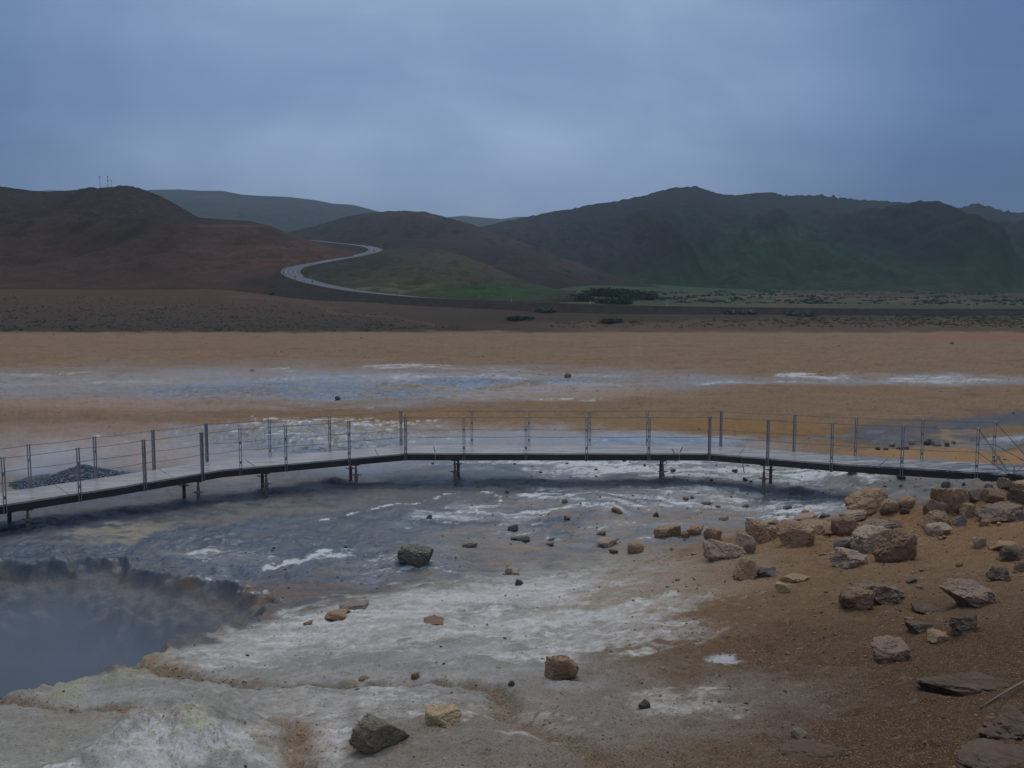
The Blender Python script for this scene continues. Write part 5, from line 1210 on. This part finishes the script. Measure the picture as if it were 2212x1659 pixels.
# ------------------------------------------------------------------ blue grey steaming stone heap behind the left end of the walk
def stone_heap():
    c = on_plane(185, 1040); rg = np.random.RandomState(31); protos = [rock_verts(3100 + i, 2, 7, 14, .2, .05) for i in range(12)]; parts = []
    x0, y0 = c[0], c[1]; hz = .52; rx, ry = 2.2, 1.5
    g = 26; a = np.linspace(-1, 1, g); gx, gy = np.meshgrid(a, a, indexing='ij'); d = np.sqrt(gx ** 2 + gy ** 2)
    prof = lambda d: np.maximum(0, 1 - d) ** 1.25
    X = x0 + gx * rx; Y = y0 + gy * ry; Z = height(X.ravel(), Y.ravel()).reshape(X.shape) - .03 + hz * prof(d) * (1 + .2 * fbm2(X.ravel() * 2, Y.ravel() * 2, 3, 8).reshape(X.shape))
    idx = np.arange(g * g).reshape(g, g); f = np.stack([idx[:-1, :-1], idx[1:, :-1], idx[1:, 1:], idx[:-1, 1:]], -1).reshape(-1, 4)
    f = np.concatenate([f[:, [0, 1, 2]], f[:, [0, 2, 3]]])
    parts.append((np.stack([X.ravel(), Y.ravel(), Z.ravel()], 1), f))
    for k in range(2200):
        r_ = math.sqrt(rg.uniform()) * .97; t = rg.uniform(0, 6.28); px_, py_ = r_ * math.cos(t), r_ * math.sin(t)
        s = rg.uniform(.04, .085); v, ff = protos[rg.randint(12)]
        A = np.array(Euler((rg.uniform(0, 6), rg.uniform(0, 6), rg.uniform(0, 6))).to_matrix())
        zz = H1(x0 + px_ * rx, y0 + py_ * ry, False) + hz * float(prof(np.array(r_))) * 1.02
        parts.append(((v * s * np.array([1, .8, .7])) @ A.T + np.array([x0 + px_ * rx, y0 + py_ * ry, zz + s * .1]), ff))
    V, Fc = merge(parts)
    m = rock_mat('heap_stone', (.11, .135, .18), (.16, .19, .24), (.075, .09, .12), (.2, .23, .29), .3)
    tag(mesh_np('stone_heap', V, Fc, m), 'low heap of blue grey stones steaming behind the left end of the boardwalk', 'stone heap')
stone_heap()

# ================================================================== PLANTS BEYOND THE PLAIN
def leaf_mat(name, a, b):
    t = NT(name); co = t.n('TexCoord').outputs['Object']; n = t.noise(co, .9, 4, .6); n2 = t.noise(co, 6, 3, .6)
    return t.done(t.mixc(t.ramp(t.math('ADD', t.math('MULTIPLY', n, .6), t.math('MULTIPLY', n2, .4)), .38, .62), tuple(a) + (1,), tuple(b) + (1,)), .8, spec=.2)
M_TUS = leaf_mat('tussock', (.030, .034, .021), (.05, .048, .03)); M_TUSY = leaf_mat('dry_tussock', (.075, .065, .035), (.12, .10, .055)); M_BUSH = leaf_mat('dark_bush', (.022, .046, .022), (.042, .08, .034)); M_WIL = leaf_mat('pale_willow', (.11, .13, .09), (.19, .20, .14)); M_SCR = leaf_mat('scrub', (.025, .05, .018), (.055, .10, .03)); M_WOOD = metal('bush_stem', (.09, .07, .055), .9, 0, 4)
def blades(x, y, z, r, h, n, rg):
    V = []; Fc = []
    for k in range(n):
        t = rg.uniform(0, 6.28); d = r * math.sqrt(rg.uniform()); bx, by = x + d * math.cos(t), y + d * math.sin(t) * .8
        hh = h * rg.uniform(.5, 1) * (1 - .5 * d / r); w = r * rg.uniform(.18, .4); a = rg.uniform(0, 3.14); lx, ly = rg.uniform(-.4, .4) * hh, rg.uniform(-.4, .4) * hh
        i = len(V); V += [(bx - w * math.cos(a), by - w * math.sin(a), z - .05), (bx + w * math.cos(a), by + w * math.sin(a), z - .05), (bx + lx + w * .3, by + ly, z + hh)]; Fc.append((i, i + 1, i + 2))
    return np.array(V, float), np.array(Fc)
def tuft_field(name, cnt, ur, vr, mat, w, r, h, seed, n=9, stems=None):
    rg = np.random.RandomState(seed); parts = []
    us = rg.uniform(ur[0], ur[1], cnt); vs = rg.uniform(vr[0], vr[1], cnt)
    cl = w(us, vs, rg)
    for u, v, k in zip(us, vs, cl):
        if not k: continue
        x, y, z = ray_ground(u, v, base_h, 100, 440)
        if y > 430: continue
        parts.append(blades(x, y, H1(x, y, False), r * rg.uniform(.5, 1.4), h * rg.uniform(.5, 1.4), n, rg))
    V, Fc = merge(parts); o = mesh_np(name, V, Fc, mat, smooth=False); tag(o, kind='stuff'); return o
def wl(u, v, rg):
    n = noise2(u / 60, v / 9, 61) + .6 * noise2(u / 18, v / 4, 62); top = np.interp(u, [0, 600, 900, 1000], [640, 652, 690, 706])
    return (v > top + rg.uniform(-8, 14, len(u))) & (n + rg.uniform(-.5, .5, len(u)) > -.08)
tuft_field('grass_tussocks', 5200, (-60, 1000), (636, 716), M_TUS, wl, .30, .26, 41)
tuft_field('grass_tussocks', 900, (1180, 2260), (684, 708), M_TUSY, lambda u, v, rg: (v > np.interp(u, [1180, 1700, 2260], [695, 688, 680])) & (noise2(u / 50, v / 5, 63) + rg.uniform(-.4, .4, len(u)) > .0), .5, .4, 42)
tuft_field('grass_tussocks', 900, (1500, 2260), (672, 704), M_TUS, lambda u, v, rg: (v > np.interp(u, [1500, 1850, 2260], [693, 676, 671])) & (rg.uniform(size=len(u)) < sstep(1500, 2050, u)), .5, .35, 43)
tuft_field('hillside_scrub', 3800, (1020, 2280), (628, 662), M_SCR, lambda u, v, rg: (noise2(u / 90, v / 6, 64) + .5 * noise2(u / 25, v / 4, 65) + rg.uniform(-.3, .3, len(u)) > .12) & (v < np.interp(u, [1020, 1200, 1500, 2280], [630, 645, 655, 660])), .9, .9, 44, 12)

def bush(px_, v, wpx, hpx, mat, label, seed, group='bushes in the meadow beyond the road', y0=150):
    x, y, z = ray_ground(px_, v, base_h, y0, 430); W = wpx * y / F; Hh = hpx * y / F; z = H1(x, y, False); rg = np.random.RandomState(seed)
    root = empty('bush', (x, y, z - .1)); tag(root, label, 'bush', group); bpy.context.view_layer.update()
    V, Fc = [], []
    lob = [(rg.uniform(-.36, .36), rg.uniform(-.3, .3), rg.uniform(.25, .62), rg.uniform(.22, .36)) for k in range(9)]
    for k in range(2200):
        lx, ly, lz, lr = lob[rg.randint(9)]; d = rg.normal(size=3); d /= np.linalg.norm(d); q = np.array([lx, ly, lz]) + d * lr * rg.uniform(.55, 1.05)
        if q[2] < .02: q[2] = rg.uniform(.02, .2)
        p = q * np.array([W, W * .8, Hh]); s = W * rg.uniform(.02, .05); e1 = rg.normal(size=3) * s; e2 = rg.normal(size=3) * s; i = len(V)
        V += [p - e1, p + e1 * .3 + e2, p + e1]; Fc.append((i, i + 1, i + 2))
    o = mesh_np('foliage', np.array(V), np.array(Fc), mat, root, smooth=False)
    mb = MB()
    for k in range(6):
        a = rg.uniform(0, 6.28); mb.tube([(0, 0, 0), (.12 * W * math.cos(a), .12 * W * math.sin(a), Hh * .35), (.3 * W * math.cos(a), .28 * W * math.sin(a), Hh * .7)], .06, 5, radii=[.07, .05, .02])
    mb.build('stem', M_WOOD, root)
bush(1292, 640, 56, 24, M_BUSH, 'tallest dark green bush, left end of the bush row beyond the road', 1)
bush(1328, 642, 50, 23, M_BUSH, 'dark green bush, second from the left of the bush row', 2)
bush(1366, 644, 50, 20, M_BUSH, 'dark green bush, third from the left of the bush row', 3)
bush(1398, 648, 40, 16, M_BUSH, 'lower green bush at the right end of the bush row', 4)
bush(1250, 650, 60, 16, M_BUSH, 'low spreading green bush in front of the left end of the bush row', 5)
bush(1330, 656, 70, 12, M_SCR, 'low bright green bush in front of the middle of the bush row', 6)
g2 = 'pale bushes at the foot of the road bank'
bush(1176, 674, 40, 15, M_WIL, 'pale willow bush on the road bank, farthest left of the pale ones', 7, g2)
bush(1322, 697, 44, 9, M_TUSY, 'low yellowish bush at the foot of the road bank', 8, g2)
bush(1592, 678, 60, 10, M_WIL, 'pale low bush on the dark road bank, middle of the pale ones', 9, g2)
bush(1728, 681, 54, 7, M_WIL, 'faint pale low bush on the road bank, farthest right of the pale ones', 10, g2)
bush(1125, 690, 50, 7, M_SCR, 'low green bush below the pale willow bush', 11, g2)

# ================================================================== MASTS, ROAD POSTS
M_MAST = metal('dark_mast_steel', (.05, .052, .06), .6, 0, 2)
def mast(u, v0, v1, Y, label, r=.16, cross=(), thin=.5):
    x, y, z = place(u, v1 + 2, Y); zt = place(u, v0, Y)[2]
    r = r * thin; root = empty('radio_mast', (x, y, z)); tag(root, label, 'mast', 'radio masts on the red hill'); h = zt - z
    MB().tube([(0, 0, 0), (0, 0, h)], r, 6, radii=[r * 1.2, r * .7]).build('pole', M_MAST, root)
    for f, l in cross: MB().box((0, 0, h * f), (l * .6, .2, .7), None, .05).build('antenna', M_MAST, root)
mast(216.5, 380, 405, 402, 'tall thin mast, left one on the red hill top', .17, ((.92, .5),))
mast(233.5, 380, 403, 402, 'tall thin mast with two antenna clusters, right of the tall pair', .17, ((.9, .9), (.6, .9)))
mast(241, 390, 403, 402, 'short mast beside the two tall ones', .12, ((.95, .5),))
t = NT('yellow_paint'); M_YEL = t.done((.55, .34, .03, 1), .5)
t = NT('black_paint'); M_BLK = t.done((.02, .02, .02, 1), .5)
t = NT('white_paint'); M_WHT = t.done((.6, .6, .6, 1), .5)
def chevron_sign(root, h):
    """yellow plate with a black chevron"""
    MB().box((0, 0, h), (.62, .05, .72), None, .01).build('plate', M_YEL, root)
    mb = MB()
    for s in (-1, 1):
        a, b = Vector((-.15, -.031, h + s * .26)), Vector((.15, -.031, h))
        n = Vector((.09, 0, 0)); mb.quad(a - n, a + n, b + n, b - n)
    ch = mb.build('chevron', M_BLK, root); md = ch.modifiers.new('thick', 'SOLIDIFY'); md.thickness = .006
def road_post(u, v, kind, label):
    # stands on the road shoulder nearest the measured point
    best = min(range(len(ROADC) * 2), key=lambda k: (lambda q: (float(q[0]) - u) ** 2 + ((float(q[1]) - v) * 2.2) ** 2)(survey(*shoulder[k])))
    p = Vector(shoulder[best]); root = empty('road_marker', p); cat = 'road sign' if kind == 'sign' else 'marker post'
    tag(root, label, cat, 'curve signs along the winding road' if kind == 'sign' else 'marker posts along the winding road')
    if kind == 'sign':
        MB().tube([(0, 0, -.3), (0, 0, 1.1)], .05, 6).build('pole', M_MAST, root); chevron_sign(root, 1.25)
    else:
        MB().box((0, 0, .45), (.22, .1, 1.5), None, .01).build('stake', M_YEL if kind == 'yellow' else M_WHT, root); MB().box((0, -.06, .95), (.13, .02, .22), None).build('reflector', M_BLK, root)
shoulder = []
for i, p in enumerate(ROADC):
    d = (ROADC[min(i + 1, len(ROADC) - 1)] - ROADC[max(i - 1, 0)]); d.z = 0; d.normalize(); r = Vector((-d.y, d.x, 0))
    for s in (-1, 1): shoulder.append(tuple(p + r * s * 4.3 + Vector((0, 0, .0))))
for u, v, k, l in [
 (625, 576, 'sign', 'yellow curve sign on the outer side just above the left bend'), (590, 606, 'sign', 'yellow curve sign leftmost on the outer edge of the left bend'), (628, 612, 'sign', 'yellow curve sign at the lower outer edge of the left bend'),
 (757, 641, 'sign', 'yellow curve sign on the near road edge, first after the left bend'), (853, 645, 'sign', 'yellow curve sign on the near road edge, second after the left bend'), (666, 626, 'sign', 'yellow curve sign at the bottom of the left bend'), (1030, 660, 'sign', 'yellow curve sign where the road flattens out'), (1096, 662, 'white', 'grey white marker post on the straight road above the pale willow bush'),
 (685, 585, 'yellow', 'yellow marker post inside the left bend, upper one'), (670, 604, 'yellow', 'yellow marker post inside the left bend, lower one'), (715, 563, 'sign', 'yellow curve sign left of the rising stretch'), (765, 564, 'yellow', 'yellow marker post right of the rising stretch'),
 (793, 556, 'yellow', 'yellow marker post on the near edge before the upper bend'), (812, 551, 'sign', 'yellow curve sign at the lower edge of the upper bend'), (822, 538, 'sign', 'yellow curve sign at the right tip of the upper bend'), (781, 546, 'yellow', 'yellow marker post inside the upper bend, lower one'), (780, 533, 'yellow', 'yellow marker post inside the upper bend, upper one'), (790, 526, 'sign', 'yellow curve sign on the outer side above the upper bend'),
 (773, 632, 'white', 'thin white marker post beyond the road below the left bend'), (1277, 656, 'white', 'pale marker post beyond the straight road in front of the bushes'), (1436, 664, 'white', 'pale marker post on the straight road right of the bush row'), (2103, 668, 'white', 'small marker post at the far right of the straight road')]:
    road_post(u, v, k, l)

# ================================================================== STEAM
pc = RIM.mean(0)
steam('steam', (pc[0] + .3, 12.7, -1.35), (6.6, 4.8, 1.85), .95, 'thick blue grey steam filling the mud pit at the lower left', 1, col=(.47, .55, .68, 1), lo=.2, hi=.6, nscale=.9)
p = on_plane(100, 1030); steam('steam', (p[0], p[1], .5), (2.6, 1.8, 1.0), 1.1, 'thin steam beside the blue grey stone heap', 2)
p = on_plane(330, 850); steam('steam', (p[0], p[1], .8), (20, 9, 2.2), .05, 'faint steam veil over the far mud belt at the left', 3)
p = on_plane(690, 835); steam('steam', (p[0], p[1], .8), (13, 8, 1.8), .05, 'faint steam veil over the blue part of the far mud belt', 4)
p = on_plane(900, 1165); steam('steam', (p[0], p[1], .2), (1.5, .9, .5), .22, 'thin steam behind the grey crusted boulder', 5)
p = on_plane(1375, 805); steam('steam', (p[0], p[1], 1.6), (1.2, 1.2, 3.2), .10, 'small steam plume rising from the far plain', 6)
p = on_plane(1440, 818); steam('steam', (p[0], p[1], .5), (8, 4, 1.2), .05, 'faint steam veil at the right end of the far mud belt', 7)

# ================================================================== CAMERA, RENDER
cd = bpy.data.cameras.new('camera'); cam = bpy.data.objects.new('camera', cd); COL.objects.link(cam)
cam.location = (0, 0, ZC); cam.rotation_euler = (R(90) - PITCH, 0, 0)
cd.sensor_width = 36; cd.lens = 36 * F / 2212; cd.clip_start = .05; cd.clip_end = 9000
scn.camera = cam
scn.render.engine = 'CYCLES'
scn.cycles.max_bounces = 5; scn.cycles.diffuse_bounces = 3; scn.cycles.glossy_bounces = 2; scn.cycles.volume_bounces = 1; scn.cycles.transparent_max_bounces = 8
scn.cycles.use_denoising = True
try: scn.cycles.denoiser = 'OPENIMAGEDENOISE'
except Exception: pass
scn.cycles.volume_max_steps = 128
vs = scn.view_settings; vs.view_transform = 'Standard'; vs.look = 'None'; vs.exposure = EXPOSURE; vs.gamma = 1
